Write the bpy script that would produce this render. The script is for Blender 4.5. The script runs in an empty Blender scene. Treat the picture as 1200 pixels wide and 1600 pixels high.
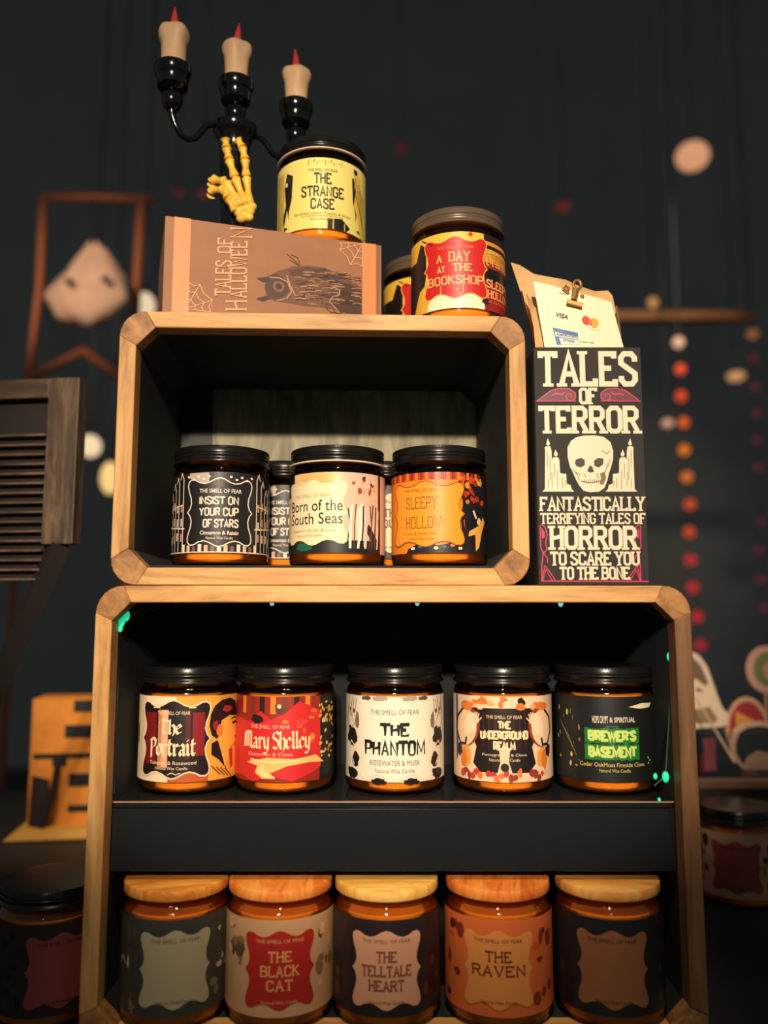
import bpy, math, random
from mathutils import Vector, Matrix, geometry
from math import sin, cos, pi, radians, sqrt, atan2, asin

random.seed(7)
SC = bpy.context.scene
COL = SC.collection

# ------------------------------------------------------------------ camera
CZ = 1.07                    # height of the lens above the floor
TILT = radians(7.0)
FPX = 1300.0
cam_d = bpy.data.cameras.new('camera')
cam = bpy.data.objects.new('camera', cam_d)
COL.objects.link(cam)
cam.location = (0, 0, CZ)
cam.rotation_euler = (pi / 2 + TILT, 0, 0)
cam_d.sensor_fit = 'VERTICAL'
cam_d.sensor_height = 36.0
cam_d.lens = FPX / 1600 * 36.0
cam_d.clip_start = 0.01
cam_d.dof.use_dof = True
cam_d.dof.focus_distance = 0.625
cam_d.dof.aperture_fstop = cam_d.lens / 10.0
SC.camera = cam

# ------------------------------------------------------------------ view, world, lamps
SC.view_settings.view_transform = 'Standard'
SC.view_settings.look = 'None'
SC.view_settings.gamma = 1.0
SC.view_settings.exposure = 0.0
SC.view_settings.use_curve_mapping = False
world = bpy.data.worlds.new('night')
SC.world = world
world.use_nodes = True
bg = world.node_tree.nodes['Background']
bg.inputs[0].default_value = (0.93, 0.98, 1.0, 1)
bg.inputs[1].default_value = 0.094


def spot(name, loc, aim, power, angle, blend, radius, color):
    d = bpy.data.lights.new(name, 'SPOT')
    d.energy = power
    d.spot_size = radians(angle)
    d.spot_blend = blend
    d.shadow_soft_size = radius
    d.color = color
    o = bpy.data.objects.new(name, d)
    COL.objects.link(o)
    o.location = Vector(loc) + Vector((0, 0, CZ))
    v = Vector(aim) - Vector(loc)
    o.rotation_euler = v.to_track_quat('-Z', 'Y').to_euler()
    return o


spot('stall_spotlight', (-0.06, -1.0, 0.63), (-0.012, 0.62, 0.138), 106, 25.5, 0.6, 0.035, (1.0, 0.825, 0.64))
spot('wide_spotlight', (0.02, -1.0, 0.63), (0.0, 0.60, 0.216), 54, 28.0, 0.22, 0.02, (1.0, 0.82, 0.62))  # second front spot, added to brighten the wooden lids
spot('ceiling_spotlight', (0.0, -0.10, 1.15), (0.0, 0.60, -0.17), 42, 20, 0.8, 0.03, (1.0, 0.80, 0.54))  # unseen overhead spot, added to lift the wooden lids


# ------------------------------------------------------------------ helpers
def at(px, py, Y):
    """point at depth Y in the direction of a place in the 1200 x 1600 photograph"""
    a = (px - 600) / FPX
    u = (800 - py) / FPX
    dy = cos(TILT) - u * sin(TILT)
    dz = sin(TILT) + u * cos(TILT)
    t = Y / dy
    return Vector((a * t, Y, dz * t + CZ))


def W(x, y, z):
    return Vector((x, y, z + CZ))


class MB:
    def __init__(self):
        self.v, self.f, self.m = [], [], []

    def add(self, vs, fs, mat=0):
        b = len(self.v)
        self.v += [tuple(p) for p in vs]
        for f in fs:
            self.f.append(tuple(b + i for i in f))
            self.m.append(mat)
        return self

    def box(self, x0, x1, y0, y1, z0, z1, mat=0, M=None):
        vs = [Vector((x, y, z)) for x in (x0, x1) for y in (y0, y1) for z in (z0, z1)]
        if M is not None:
            vs = [M @ p for p in vs]
        return self.add(vs, [(0, 1, 3, 2), (4, 6, 7, 5), (0, 4, 5, 1), (2, 3, 7, 6), (0, 2, 6, 4), (1, 5, 7, 3)], mat)

    def lathe(self, prof, n=48, mat=0, c=(0, 0, 0), mod=None):
        """prof: (r, z) list, bottom to top"""
        vs, fs = [], []
        k = len(prof)
        for i in range(n):
            a = 2 * pi * i / n
            for j, (r, z) in enumerate(prof):
                rr = r + (mod(j, i) if mod else 0)
                vs.append((c[0] + rr * cos(a), c[1] + rr * sin(a), c[2] + z))
        for i in range(n):
            i2 = (i + 1) % n
            for j in range(k - 1):
                fs.append((i * k + j, i2 * k + j, i2 * k + j + 1, i * k + j + 1))
        return self.add(vs, fs, mat)

    def tube(self, pts, rad, n=10, mat=0, cap=True):
        pts = [Vector(p) for p in pts]
        if not isinstance(rad, (list, tuple)):
            rad = [rad] * len(pts)
        vs, fs = [], []
        prev = None
        for i, p in enumerate(pts):
            t = (pts[min(i + 1, len(pts) - 1)] - pts[max(i - 1, 0)]).normalized()
            if prev is None:
                ref = Vector((0, 0, 1)) if abs(t.z) < 0.9 else Vector((1, 0, 0))
                a = t.cross(ref).normalized()
            else:
                a = (prev - t * prev.dot(t)).normalized()
            prev = a
            b = t.cross(a)
            for j in range(n):
                th = 2 * pi * j / n
                vs.append(p + (a * cos(th) + b * sin(th)) * rad[i])
        for i in range(len(pts) - 1):
            for j in range(n):
                j2 = (j + 1) % n
                fs.append((i * n + j, i * n + j2, (i + 1) * n + j2, (i + 1) * n + j))
        if cap:
            fs.append(tuple(range(n))[::-1])
            fs.append(tuple((len(pts) - 1) * n + j for j in range(n)))
        return self.add(vs, fs, mat)

    def ball(self, c, r, n=16, mat=0, sq=(1, 1, 1)):
        k = max(4, n // 2)
        vs = [(c[0], c[1], c[2] - r * sq[2])]
        for j in range(1, k):
            t = -pi / 2 + pi * j / k
            for i in range(n):
                a = 2 * pi * i / n
                vs.append((c[0] + r * sq[0] * cos(t) * cos(a), c[1] + r * sq[1] * cos(t) * sin(a), c[2] + r * sq[2] * sin(t)))
        vs.append((c[0], c[1], c[2] + r * sq[2]))
        fs = []
        for i in range(n):
            i2 = (i + 1) % n
            fs.append((0, 1 + i2, 1 + i))
            for j in range(k - 2):
                a = 1 + j * n
                fs.append((a + i, a + i2, a + n + i2, a + n + i))
            a = 1 + (k - 2) * n
            fs.append((a + i, a + i2, len(vs) - 1))
        return self.add(vs, fs, mat)

    def prism(self, poly, y0, y1, mat=0):
        """polygon in x, z pushed from y0 to y1"""
        n = len(poly)
        vs = [(x, y0, z) for x, z in poly] + [(x, y1, z) for x, z in poly]
        fs = [(i, (i + 1) % n, n + (i + 1) % n, n + i) for i in range(n)]
        tris = geometry.tessellate_polygon([[Vector((x, z, 0)) for x, z in poly]])
        fs += [tuple(t) for t in tris] + [tuple(n + i for i in t[::-1]) for t in tris]
        return self.add(vs, fs, mat)

    def mesh(self, name, mats, smooth=True, angle=38):
        me = bpy.data.meshes.new(name)
        me.from_pydata(self.v, [], self.f)
        for m in (mats if isinstance(mats, (list, tuple)) else [mats]):
            me.materials.append(m)
        me.polygons.foreach_set('material_index', self.m)
        me.update()
        import bmesh
        bm = bmesh.new()
        bm.from_mesh(me)
        bmesh.ops.recalc_face_normals(bm, faces=bm.faces)
        bm.to_mesh(me)
        bm.free()
        if smooth:
            me.polygons.foreach_set('use_smooth', [True] * len(me.polygons))
            me.set_sharp_from_angle(angle=radians(angle))
        return me

    def build(self, name, mats, parent=None, smooth=True, angle=38, bevel=0):
        return link(name, self.mesh(name, mats, smooth, angle), parent, bevel)


def link(name, me, parent=None, bevel=0):
    o = bpy.data.objects.new(name, me)
    COL.objects.link(o)
    if parent is not None:
        o.parent = parent
    if bevel:
        b = o.modifiers.new('bevel', 'BEVEL')
        b.width = bevel
        b.segments = 2
        b.limit_method = 'ANGLE'
    return o


def tag(o, label=None, cat=None, group=None, kind=None):
    if label:
        o['label'] = label
    if cat:
        o['category'] = cat
    if group:
        o['group'] = group
    if kind:
        o['kind'] = kind
    return o


def thing(name, label, cat, loc=(0, 0, 0), rz=0, group=None):
    o = bpy.data.objects.new(name, None)
    o.empty_display_size = 0.02
    COL.objects.link(o)
    o.location = loc
    o.rotation_euler = (0, 0, rz)
    return tag(o, label, cat, group)


# ------------------------------------------------------------------ materials
def lin(c):
    return tuple(((x / 255) / 12.92 if x / 255 <= 0.04045 else ((x / 255 + 0.055) / 1.055) ** 2.4) for x in c)


_mats = {}


def base_mat(name):
    m = bpy.data.materials.new(name)
    m.use_nodes = True
    return m, m.node_tree, m.node_tree.nodes['Principled BSDF']


def plain(name, rgb, rough=0.5, metal=0.0, coat=0.0, noise=0.0, scale=200.0):
    if name in _mats:
        return _mats[name]
    m, nt, p = base_mat(name)
    c = lin(rgb)
    p.inputs['Base Color'].default_value = (*c, 1)
    p.inputs['Roughness'].default_value = rough
    p.inputs['Metallic'].default_value = metal
    p.inputs['Coat Weight'].default_value = coat
    p.inputs['Coat Roughness'].default_value = 0.2
    if noise:
        tc = nt.nodes.new('ShaderNodeTexCoord')
        n = nt.nodes.new('ShaderNodeTexNoise')
        n.inputs['Scale'].default_value = scale
        n.inputs['Detail'].default_value = 5
        r = nt.nodes.new('ShaderNodeValToRGB')
        r.color_ramp.elements[0].position = 0.3
        r.color_ramp.elements[1].position = 0.7
        r.color_ramp.elements[0].color = (*[x * (1 - noise) for x in c], 1)
        r.color_ramp.elements[1].color = (*[min(1, x * (1 + noise * 0.6)) for x in c], 1)
        nt.links.new(tc.outputs['Object'], n.inputs['Vector'])
        nt.links.new(n.outputs['Fac'], r.inputs['Fac'])
        nt.links.new(r.outputs['Color'], p.inputs['Base Color'])
    _mats[name] = m
    return m


def paper(rgb):
    return plain('print_%d_%d_%d' % rgb, rgb, 0.45, 0, 0.12)


def wood(name, dark, mid, light, scale=(6, 60, 60), rough=0.55, ring=0.0, coat=0.0):
    m, nt, p = base_mat(name)
    N = nt.nodes.new
    tc, mp = N('ShaderNodeTexCoord'), N('ShaderNodeMapping')
    mp.inputs['Scale'].default_value = scale
    nt.links.new(tc.outputs['Object'], mp.inputs['Vector'])
    a = N('ShaderNodeTexNoise')
    a.inputs['Scale'].default_value = 1.0
    a.inputs['Detail'].default_value = 8
    a.inputs['Roughness'].default_value = 0.65
    a.inputs['Distortion'].default_value = 0.6 + ring
    nt.links.new(mp.outputs['Vector'], a.inputs['Vector'])
    r = N('ShaderNodeValToRGB')
    e = r.color_ramp.elements
    e[0].position, e[1].position = 0.28, 0.72
    e[0].color = (*lin(dark), 1)
    e[1].color = (*lin(light), 1)
    k = e.new(0.5)
    k.color = (*lin(mid), 1)
    nt.links.new(a.outputs['Fac'], r.inputs['Fac'])
    nt.links.new(r.outputs['Color'], p.inputs['Base Color'])
    bp = N('ShaderNodeBump')
    bp.inputs['Strength'].default_value = 0.25
    bp.inputs['Distance'].default_value = 0.001
    nt.links.new(a.outputs['Fac'], bp.inputs['Height'])
    nt.links.new(bp.outputs['Normal'], p.inputs['Normal'])
    p.inputs['Roughness'].default_value = rough
    p.inputs['Coat Weight'].default_value = coat
    return m


def glow(name, rgb, strength):
    if name in _mats:
        return _mats[name]
    m, nt, p = base_mat(name)
    p.inputs['Base Color'].default_value = (*lin(rgb), 1)
    p.inputs['Emission Color'].default_value = (*lin(rgb), 1)
    p.inputs['Emission Strength'].default_value = strength
    _mats[name] = m
    return m


def glass(name, tint, rough=0.04):
    m = bpy.data.materials.new(name)
    m.use_nodes = True
    nt = m.node_tree
    nt.nodes.clear()
    N = nt.nodes.new
    out, mix, tr, gl, fr = N('ShaderNodeOutputMaterial'), N('ShaderNodeMixShader'), N('ShaderNodeBsdfTransparent'), N('ShaderNodeBsdfGlossy'), N('ShaderNodeFresnel')
    tr.inputs['Color'].default_value = (*tint, 1)
    gl.inputs['Roughness'].default_value = rough
    fr.inputs['IOR'].default_value = 1.5
    nt.links.new(fr.outputs[0], mix.inputs[0])
    nt.links.new(tr.outputs[0], mix.inputs[1])
    nt.links.new(gl.outputs[0], mix.inputs[2])
    nt.links.new(mix.outputs[0], out.inputs['Surface'])
    return m


M_AMBER = glass('amber_glass', (0.98, 0.56, 0.17), 0.07)
M_CLEAR = glass('clear_plastic', (0.9, 0.9, 0.9), 0.05)
M_LID = plain('black_lid', (30, 28, 27), 0.24, 0.35)
M_PEWTER = plain('pewter_lid', (112, 94, 76), 0.32, 0.35)
M_WAX = plain('wax', (255, 228, 180), 0.5, noise=0.15, scale=60)
M_REFLECTION = plain('cream_seal', (235, 214, 182), 0.4)
M_RAIL_H = wood('crate_rail_wood', (140, 94, 46), (206, 154, 90), (230, 186, 124), (9, 90, 90))
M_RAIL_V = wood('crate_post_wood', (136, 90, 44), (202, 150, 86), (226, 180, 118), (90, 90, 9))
M_CORNER = wood('crate_corner_wood', (104, 66, 30), (160, 110, 56), (196, 144, 84), (70, 70, 70))
M_BLACKWOOD = plain('black_painted_wood', (27, 30, 31), 0.8, noise=0.3, scale=30)
M_GLOSSBLACK = plain('gloss_black_board', (30, 33, 34), 0.12)
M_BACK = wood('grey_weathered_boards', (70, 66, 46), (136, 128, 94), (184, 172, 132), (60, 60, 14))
M_BACKSHADE = wood('dark_stained_boards', (18, 17, 16), (28, 26, 22), (44, 38, 30), (14, 60, 60))  # shade at the left of the back, put into the board colour
LIDW = [wood('lid_wood_amber', (190, 100, 26), (240, 154, 56), (255, 196, 100), (20, 160, 30), ring=0.8, coat=0.2),
        wood('lid_wood_orange', (206, 96, 30), (246, 144, 52), (255, 182, 90), (90, 24, 30), ring=0.4, coat=0.2),
        wood('lid_wood_yellow', (214, 136, 44), (252, 192, 88), (255, 222, 136), (16, 110, 30), ring=1.2, coat=0.2),
        wood('lid_wood_red', (186, 76, 24), (238, 130, 46), (252, 170, 80), (130, 22, 30), ring=0.3, coat=0.2),
        wood('lid_wood_honey', (198, 118, 42), (242, 168, 78), (255, 204, 120), (12, 120, 30), ring=0.5, coat=0.2)]
M_BONE = plain('yellowed_bone', (238, 190, 70), 0.4, noise=0.25, scale=90)
M_BLACKGLOSS = plain('black_lacquer', (14, 13, 13), 0.14)
M_CANDLE = plain('ivory_candle', (240, 196, 150), 0.5, noise=0.08, scale=80)
M_TIP = plain('red_flame_tip', (226, 70, 62), 0.35)
M_KRAFT = plain('kraft_paper', (214, 170, 112), 0.7, noise=0.12, scale=60)
M_BRASS = plain('brass_clip', (205, 160, 96), 0.3, 0.8)
M_DARKRACK = wood('dark_weathered_wood', (40, 30, 22), (86, 68, 50), (140, 112, 84), (90, 90, 12))
M_DARKRACK_H = wood('dark_weathered_rail', (40, 30, 22), (80, 62, 46), (124, 98, 72), (12, 90, 90))
M_DEEP = plain('deep_brown_wood', (34, 28, 24), 0.7)

# ------------------------------------------------------------------ flat artwork and lettering
GL = {
    'A': [[(0, 0), (.3, 1), (.6, 0)], [(.11, .33), (.49, .33)]],
    'B': [[(0, 0), (0, 1), (.42, 1), (.55, .89), (.55, .64), (.42, .53), (0, .53)], [(.42, .53), (.6, .4), (.6, .12), (.46, 0), (0, 0)]],
    'C': [[(.58, .7), (.58, .86), (.44, 1), (.14, 1), (0, .86), (0, .14), (.14, 0), (.44, 0), (.58, .14), (.58, .3)]],
    'D': [[(0, 0), (0, 1), (.42, 1), (.58, .85), (.58, .15), (.42, 0), (0, 0)]],
    'E': [[(.52, .84), (.52, 1), (0, 1), (0, 0), (.55, 0), (.55, .16)], [(0, .52), (.4, .52)]],
    'F': [[(.52, .84), (.52, 1), (0, 1), (0, 0)], [(0, .52), (.4, .52)]],
    'G': [[(.58, .72), (.58, .86), (.44, 1), (.14, 1), (0, .86), (0, .14), (.14, 0), (.44, 0), (.58, .14), (.58, .45), (.34, .45)]],
    'H': [[(0, 0), (0, 1)], [(.58, 0), (.58, 1)], [(0, .46), (.58, .58)]],
    'I': [[(.1, 0), (.1, 1)]],
    'J': [[(.4, 1), (.4, .15), (.28, 0), (.1, 0), (0, .15), (0, .3)]],
    'K': [[(0, 0), (0, 1)], [(.56, 1), (0, .42)], [(.15, .55), (.58, 0)]],
    'L': [[(0, 1), (0, 0), (.52, 0), (.52, .18)]],
    'M': [[(0, 0), (.04, 1), (.4, .2), (.76, 1), (.8, 0)]],
    'N': [[(0, 0), (0, 1), (.58, 0), (.58, 1)]],
    'O': [[(.14, 0), (0, .14), (0, .86), (.14, 1), (.44, 1), (.58, .86), (.58, .14), (.44, 0), (.14, 0)]],
    'P': [[(0, 0), (0, 1), (.44, 1), (.58, .88), (.58, .58), (.44, .46), (0, .46)]],
    'R': [[(0, 0), (0, 1), (.42, 1), (.56, .88), (.56, .62), (.42, .5), (0, .5)], [(.3, .5), (.6, 0)]],
    'S': [[(.56, .74), (.56, .87), (.43, 1), (.13, 1), (0, .87), (0, .68), (.56, .34), (.56, .13), (.43, 0), (.13, 0), (0, .13), (0, .26)]],
    'T': [[(0, .86), (0, 1), (.6, 1), (.6, .86)], [(.3, 1), (.3, 0)]],
    'U': [[(0, 1), (0, .14), (.14, 0), (.44, 0), (.58, .14), (.58, 1)]],
    'V': [[(0, 1), (.3, 0), (.6, 1)]],
    'W': [[(0, 1), (.2, 0), (.42, .8), (.64, 0), (.84, 1)]],
    'Y': [[(0, 1), (.3, .48), (.6, 1)], [(.3, .48), (.3, 0)]],
    "'": [[(.05, 1), (.02, .75)]],
    '&': [[(.55, 0), (.12, .75), (.25, 1), (.42, .8), (.02, .3), (.15, 0), (.4, .05), (.55, .35)]],
}
BL = {
    'T': [[(0, .82), (.22, 1), (.72, .9)], [(.36, .94), (.3, .15), (.45, 0), (.62, .1)]],
    'P': [[(.12, .95), (.12, -.12)], [(0, .86), (.3, 1), (.6, .85), (.55, .55), (.2, .42)]],
    'M': [[(0, .05), (.08, .9), (.25, .95), (.3, .1)], [(.28, .8), (.45, .98), (.55, .85), (.55, .1)], [(.55, .8), (.72, .98), (.85, .85), (.85, .1), (.95, 0)]],
    'S': [[(.55, .85), (.35, 1), (.1, .9), (.05, .65), (.5, .45), (.55, .2), (.35, 0), (.05, .1)]],
    'D': [[(.12, .95), (.12, .05), (.35, 0), (.6, .2), (.58, .75), (.3, 1), (0, .9)]],
    'h': [[(0, 1.0), (0, .05), (.1, 0)], [(0, .5), (.25, .65), (.4, .5), (.4, .1), (.3, -.1)]],
    'e': [[(.37, .12), (.15, 0), (0, .15), (0, .5), (.2, .65), (.38, .5), (.05, .32)]],
    'o': [[(.2, .65), (.4, .5), (.4, .15), (.2, 0), (0, .15), (0, .5), (.2, .65)]],
    'r': [[(0, .65), (.06, .5), (.06, .05), (.16, 0)], [(.06, .5), (.25, .65), (.36, .55)]],
    't': [[(.12, .9), (.1, .15), (.25, 0), (.35, .1)], [(0, .65), (.34, .65)]],
    'a': [[(.02, .55), (.2, .65), (.36, .52), (.36, .08), (.46, 0)], [(.36, .35), (.1, .3), (0, .15), (.12, 0), (.36, .12)]],
    'i': [[(0, .65), (.08, .5), (.08, .1), (.2, 0)], [(.05, .84), (.11, .88)]],
    'y': [[(0, .65), (.05, .15), (.2, 0), (.38, .1)], [(.38, .65), (.38, -.1), (.2, -.3), (0, -.25)]],
    'l': [[(0, 1), (.06, .9), (.06, .1), (.18, 0)]],
    'c': [[(.36, .5), (.2, .65), (0, .5), (0, .15), (.17, 0), (.36, .1)]],
    'u': [[(0, .65), (.06, .5), (.06, .12), (.2, 0), (.4, .12)], [(.4, .65), (.4, .1), (.5, 0)]],
}
_sans = {}


def sans_tris(s, bold):
    key = (s, bold)
    if key not in _sans:
        cu = bpy.data.curves.new('letters', 'FONT')
        cu.body = s
        cu.resolution_u = 3
        cu.offset = bold
        cu.fill_mode = 'FRONT'
        o = bpy.data.objects.new('letters', cu)
        COL.objects.link(o)
        dg = bpy.context.evaluated_depsgraph_get()
        dg.update()
        me = o.evaluated_get(dg).to_mesh()
        me.calc_loop_triangles()
        vs = [(v.co.x, v.co.y) for v in me.vertices]
        ts = [tuple(vs[i] for i in t.vertices) for t in me.loop_triangles]
        o.evaluated_get(dg).to_mesh_clear()
        bpy.data.objects.remove(o)
        bpy.data.curves.remove(cu)
        _sans[key] = ts
    return _sans[key]


class Art:
    """printed shapes in millimetres on a flat or rolled surface, each on a numbered ink layer"""

    def __init__(self):
        self.tris = []       # (tri, colour, layer, is_lettering)
        self.txt = False
        self.n = 0

    def tri(self, t, col, layer):
        self.tris.append((t, col, layer + (self.n % 16) * 0.045, self.txt))

    def poly(self, pts, col, layer=1):
        self.n += 1
        pts = [Vector((x, y, 0)) for x, y in pts]
        for t in geometry.tessellate_polygon([pts]):
            self.tri(tuple((pts[i].x, pts[i].y) for i in t), col, layer)
        return self

    def rect(self, x0, x1, y0, y1, col, layer=1):
        return self.poly([(x0, y0), (x1, y0), (x1, y1), (x0, y1)], col, layer)

    def ell(self, cx, cy, rx, ry, col, layer=1, n=18, rot=0.0):
        c, s = cos(rot), sin(rot)
        return self.poly([(cx + rx * cos(2 * pi * i / n) * c - ry * sin(2 * pi * i / n) * s,
                           cy + rx * cos(2 * pi * i / n) * s + ry * sin(2 * pi * i / n) * c) for i in range(n)], col, layer)

    def blob(self, cx, cy, rx, ry, col, layer=1, seed=0, rough=0.35, n=16):
        rn = random.Random(seed)
        ks = [1 - rough * rn.random() for _ in range(n)]
        return self.poly([(cx + rx * ks[i] * cos(2 * pi * i / n), cy + ry * ks[i] * sin(2 * pi * i / n)) for i in range(n)], col, layer)

    def line(self, pts, w, col, layer=1, closed=False, w2=None, wf=None):
        self.n += 1
        P = [Vector(p) for p in pts]
        n = len(P)
        closed = closed or (P[0] - P[-1]).length < 1e-6
        if closed and (P[0] - P[-1]).length < 1e-6:
            P = P[:-1]
            n -= 1
        L = []
        for i in range(n):
            a = P[i - 1] if (closed or i > 0) else None
            b = P[(i + 1) % n] if (closed or i < n - 1) else None
            d1 = (P[i] - a).normalized() if a is not None else None
            d2 = (b - P[i]).normalized() if b is not None else None
            d1 = d1 if d1 is not None else d2
            d2 = d2 if d2 is not None else d1
            nn = Vector((-(d1.y + d2.y), d1.x + d2.x))
            if nn.length < 1e-6:
                nn = Vector((-d1.y, d1.x))
            nn.normalize()
            k = max(0.5, nn.dot(Vector((-d1.y, d1.x))))
            ww = w if w2 is None else w + (w2 - w) * i / max(1, n - 1)
            if wf:
                ww = wf(P[i])
            L.append((P[i] + nn * ww / 2 / k, P[i] - nn * ww / 2 / k))
        for i in range(n if closed else n - 1):
            self.n += 1
            a, b = L[i], L[(i + 1) % n]
            self.tri((tuple(a[0]), tuple(a[1]), tuple(b[1])), col, layer)
            self.tri((tuple(a[0]), tuple(b[1]), tuple(b[0])), col, layer)
        return self

    def nib(self, pts, w, col, layer, ang=42):
        v = Vector((cos(radians(ang)), sin(radians(ang)))) * w / 2
        P = [Vector(p) for p in pts]
        for a, b in zip(P, P[1:]):
            self.n += 1
            q = [a - v, a + v, b + v, b - v]
            self.tri((tuple(q[0]), tuple(q[1]), tuple(q[2])), col, layer)
            self.tri((tuple(q[0]), tuple(q[2]), tuple(q[3])), col, layer)
            for p in (a, b):
                k = w * 0.16
                o = Vector((-v.y, v.x)).normalized() * k
                self.tri((tuple(p - v), tuple(p + o), tuple(p + v)), col, layer)
                self.tri((tuple(p - v), tuple(p + v), tuple(p - o)), col, layer)

    def text(self, s, x0, x1, y0, y1, col, layer=4, font='sans', t=None, bold=0.0, xf=None, ts=None):
        self.txt = True
        W_, H_ = x1 - x0, y1 - y0
        f = xf or (lambda p: p)
        if font == 'sans':
            ts = sans_tris(s, bold)
            xs = [p[0] for q in ts for p in q]
            ys = [p[1] for q in ts for p in q]
            ax, bx, ay, by = min(xs), max(xs), min(ys), max(ys)
            for q in ts:
                self.tri(tuple(f((x0 + (p[0] - ax) / (bx - ax) * W_, y0 + (p[1] - ay) / (by - ay) * H_)) for p in q), col, layer)
        else:
            D = BL if font == 'black' else GL
            gap = .16 if font == 'black' else .26
            x, lines = 0.0, []
            for ch in s:
                if ch == ' ':
                    x += .34
                    continue
                g = D[ch]
                wd = max(p[0] for l in g for p in l)
                mn = min(p[0] for l in g for p in l)
                lines += [[(x + p[0] - mn, p[1]) for p in l] for l in g]
                x += wd - mn + gap
            x -= gap
            t = t or H_ * .17
            ts = ts or t
            e = ts / 2 + (ts * .35 if font == 'slab' else 0)
            sx, sy = (W_ - 2 * e) / x, H_ - ts
            for l in lines:
                pts = [(x0 + e + p[0] * sx, y0 + ts / 2 + p[1] * sy) for p in l]
                if font == 'black':
                    self.nib([f(p) for p in pts], t, col, layer)
                    continue
                if font == 'drip':
                    m = (y0 + y1) / 2
                    self.line([f(p) for p in pts], t, col, layer, wf=lambda P: t * (1.25 if P.y > m else 0.6))
                    continue
                self.line([f(p) for p in pts], t, col, layer)
                if font == 'slab':
                    for (p, q, r) in ((l[0], l[1], pts[0]), (l[-1], l[-2], pts[-1])):
                        if abs(p[1] - q[1]) > abs(p[0] - q[0]) * 1.2 and (p[1] < .01 or p[1] > .99) and l[0] != l[-1]:
                            h = ts * .30
                            yy = r[1] + (-ts / 2 + h if p[1] < .5 else ts / 2 - h)
                            c = [(r[0] - ts * .95, yy - h), (r[0] + ts * .95, yy - h), (r[0] + ts * .95, yy + h), (r[0] - ts * .95, yy + h)]
                            self.poly([f(k) for k in c], col, layer)
        self.txt = False
        return self

    def build(self, name, mapf, parent, step=3.0, letters='lettering'):
        """mapf(u, v, layer) -> point; lettering becomes a child of the artwork"""
        res = None
        for want in (False, True):
            mb, cols = MB(), []
            for t, col, layer, txt in self.tris:
                if txt != want:
                    continue
                if col not in cols:
                    cols.append(col)
                st = [t]
                while st:
                    q = st.pop()
                    es = [(max(abs(q[i][0] - q[(i + 1) % 3][0]), 0.25 * abs(q[i][1] - q[(i + 1) % 3][1])), i) for i in range(3)]
                    m, i = max(es)
                    if m > step:
                        a, b, c = q[i], q[(i + 1) % 3], q[(i + 2) % 3]
                        k = ((a[0] + b[0]) / 2, (a[1] + b[1]) / 2)
                        st += [(a, k, c), (k, b, c)]
                    else:
                        mb.add([mapf(p[0], p[1], layer) for p in q], [(0, 1, 2)], cols.index(col))
            if mb.v:
                me = bpy.data.meshes.new(name if not want else letters)
                me.from_pydata(mb.v, [], mb.f)
                for c in cols:
                    me.materials.append(paper(c))
                me.polygons.foreach_set('material_index', mb.m)
                me.update()
                o = link(name if not want else letters, me, res if (want and res) else parent)
                if not want:
                    res = o
        return res


QP = [(0, 1.0), (.12, .97), (.3, .87), (.45, .83), (.6, .86), (.75, .94), (.88, .95), (.97, .88), (.99, .76), (.95, .6), (.88, .42), (.86, .25), (.91, .1), (1.0, 0)]


def plaque(cx, cy, hw, hh):
    q = [(cx + x * hw, cy + y * hh) for x, y in QP]
    r = [(cx + x * hw, cy - y * hh) for x, y in QP][::-1][1:]
    l = [(cx - x * hw, cy - y * hh) for x, y in QP][1:]
    s = [(cx - x * hw, cy + y * hh) for x, y in QP][::-1][1:-1]
    return q + r + l + s


CREAM = (238, 224, 196)
INK = (24, 20, 20)
MAKER = 'THE SMELL OF FEAR'


# ------------------------------------------------------------------ candle jars
R = 0.0372
BODY = [(0.0, 0.0012), (0.029, 0.0012), (0.0305, 0.0), (0.0345, 0.0008), (0.0366, 0.003), (R, 0.006), (R, 0.0705), (0.0364, 0.0735), (0.0346, 0.0756), (0.0338, 0.0768), (0.0350, 0.0776), (0.0338, 0.0786), (0.0330, 0.0800)]
body_me = MB().lathe(BODY, 96, mod=lambda j, i: (0.0007 * (i % 3 == 0) if j == 8 else 0)).mesh('glass_jar', M_AMBER, angle=60)
wax_me = MB().lathe([(0, 0.0022), (0.0335, 0.0022), (0.0356, 0.0045), (0.0354, 0.07), (0.0340, 0.0702), (0, 0.069)], 48).mesh('wax', M_WAX)
LIDP = [(0.0340, 0.0782), (0.0366, 0.0782), (0.0374, 0.0788), (0.0374, 0.0798), (0.0366, 0.0806), (0.0360, 0.0812), (0.0360, 0.0826), (0.0367, 0.0834), (0.0367, 0.0842), (0.0362, 0.0850), (0.0368, 0.0856), (0.0368, 0.0898), (0.0362, 0.0906), (0.034, 0.0907), (0.0, 0.0905)]


def lid_mesh(m):
    return MB().lathe(LIDP, 216, mod=lambda j, i: (-0.0006 if (j in (11, 12) and i % 2) else 0)).mesh('lid', m, angle=50)


lid_me = lid_mesh(M_LID)
pewter_me = lid_mesh(M_PEWTER)
reflection_me = MB().lathe([(0.036, 0.0778), (0.0381, 0.0779), (0.0383, 0.0784), (0.0381, 0.0789), (0.036, 0.079)], 72).mesh('seal_ring', M_REFLECTION)  # reflection of the label under the lid, modelled as a cream ring
WL = [(0.0, 0.0798), (0.0345, 0.0798), (0.0358, 0.0804), (0.0362, 0.0812), (0.0362, 0.0862), (0.0358, 0.0872), (0.0346, 0.0877), (0.0, 0.0877)]


def roll(u, v, layer):
    a = u / 1000 / R
    r = R + 0.00025 + layer * 0.00011
    return (r * sin(a), -r * cos(a), 0.0394 + v * 0.99 / 1000)


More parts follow.
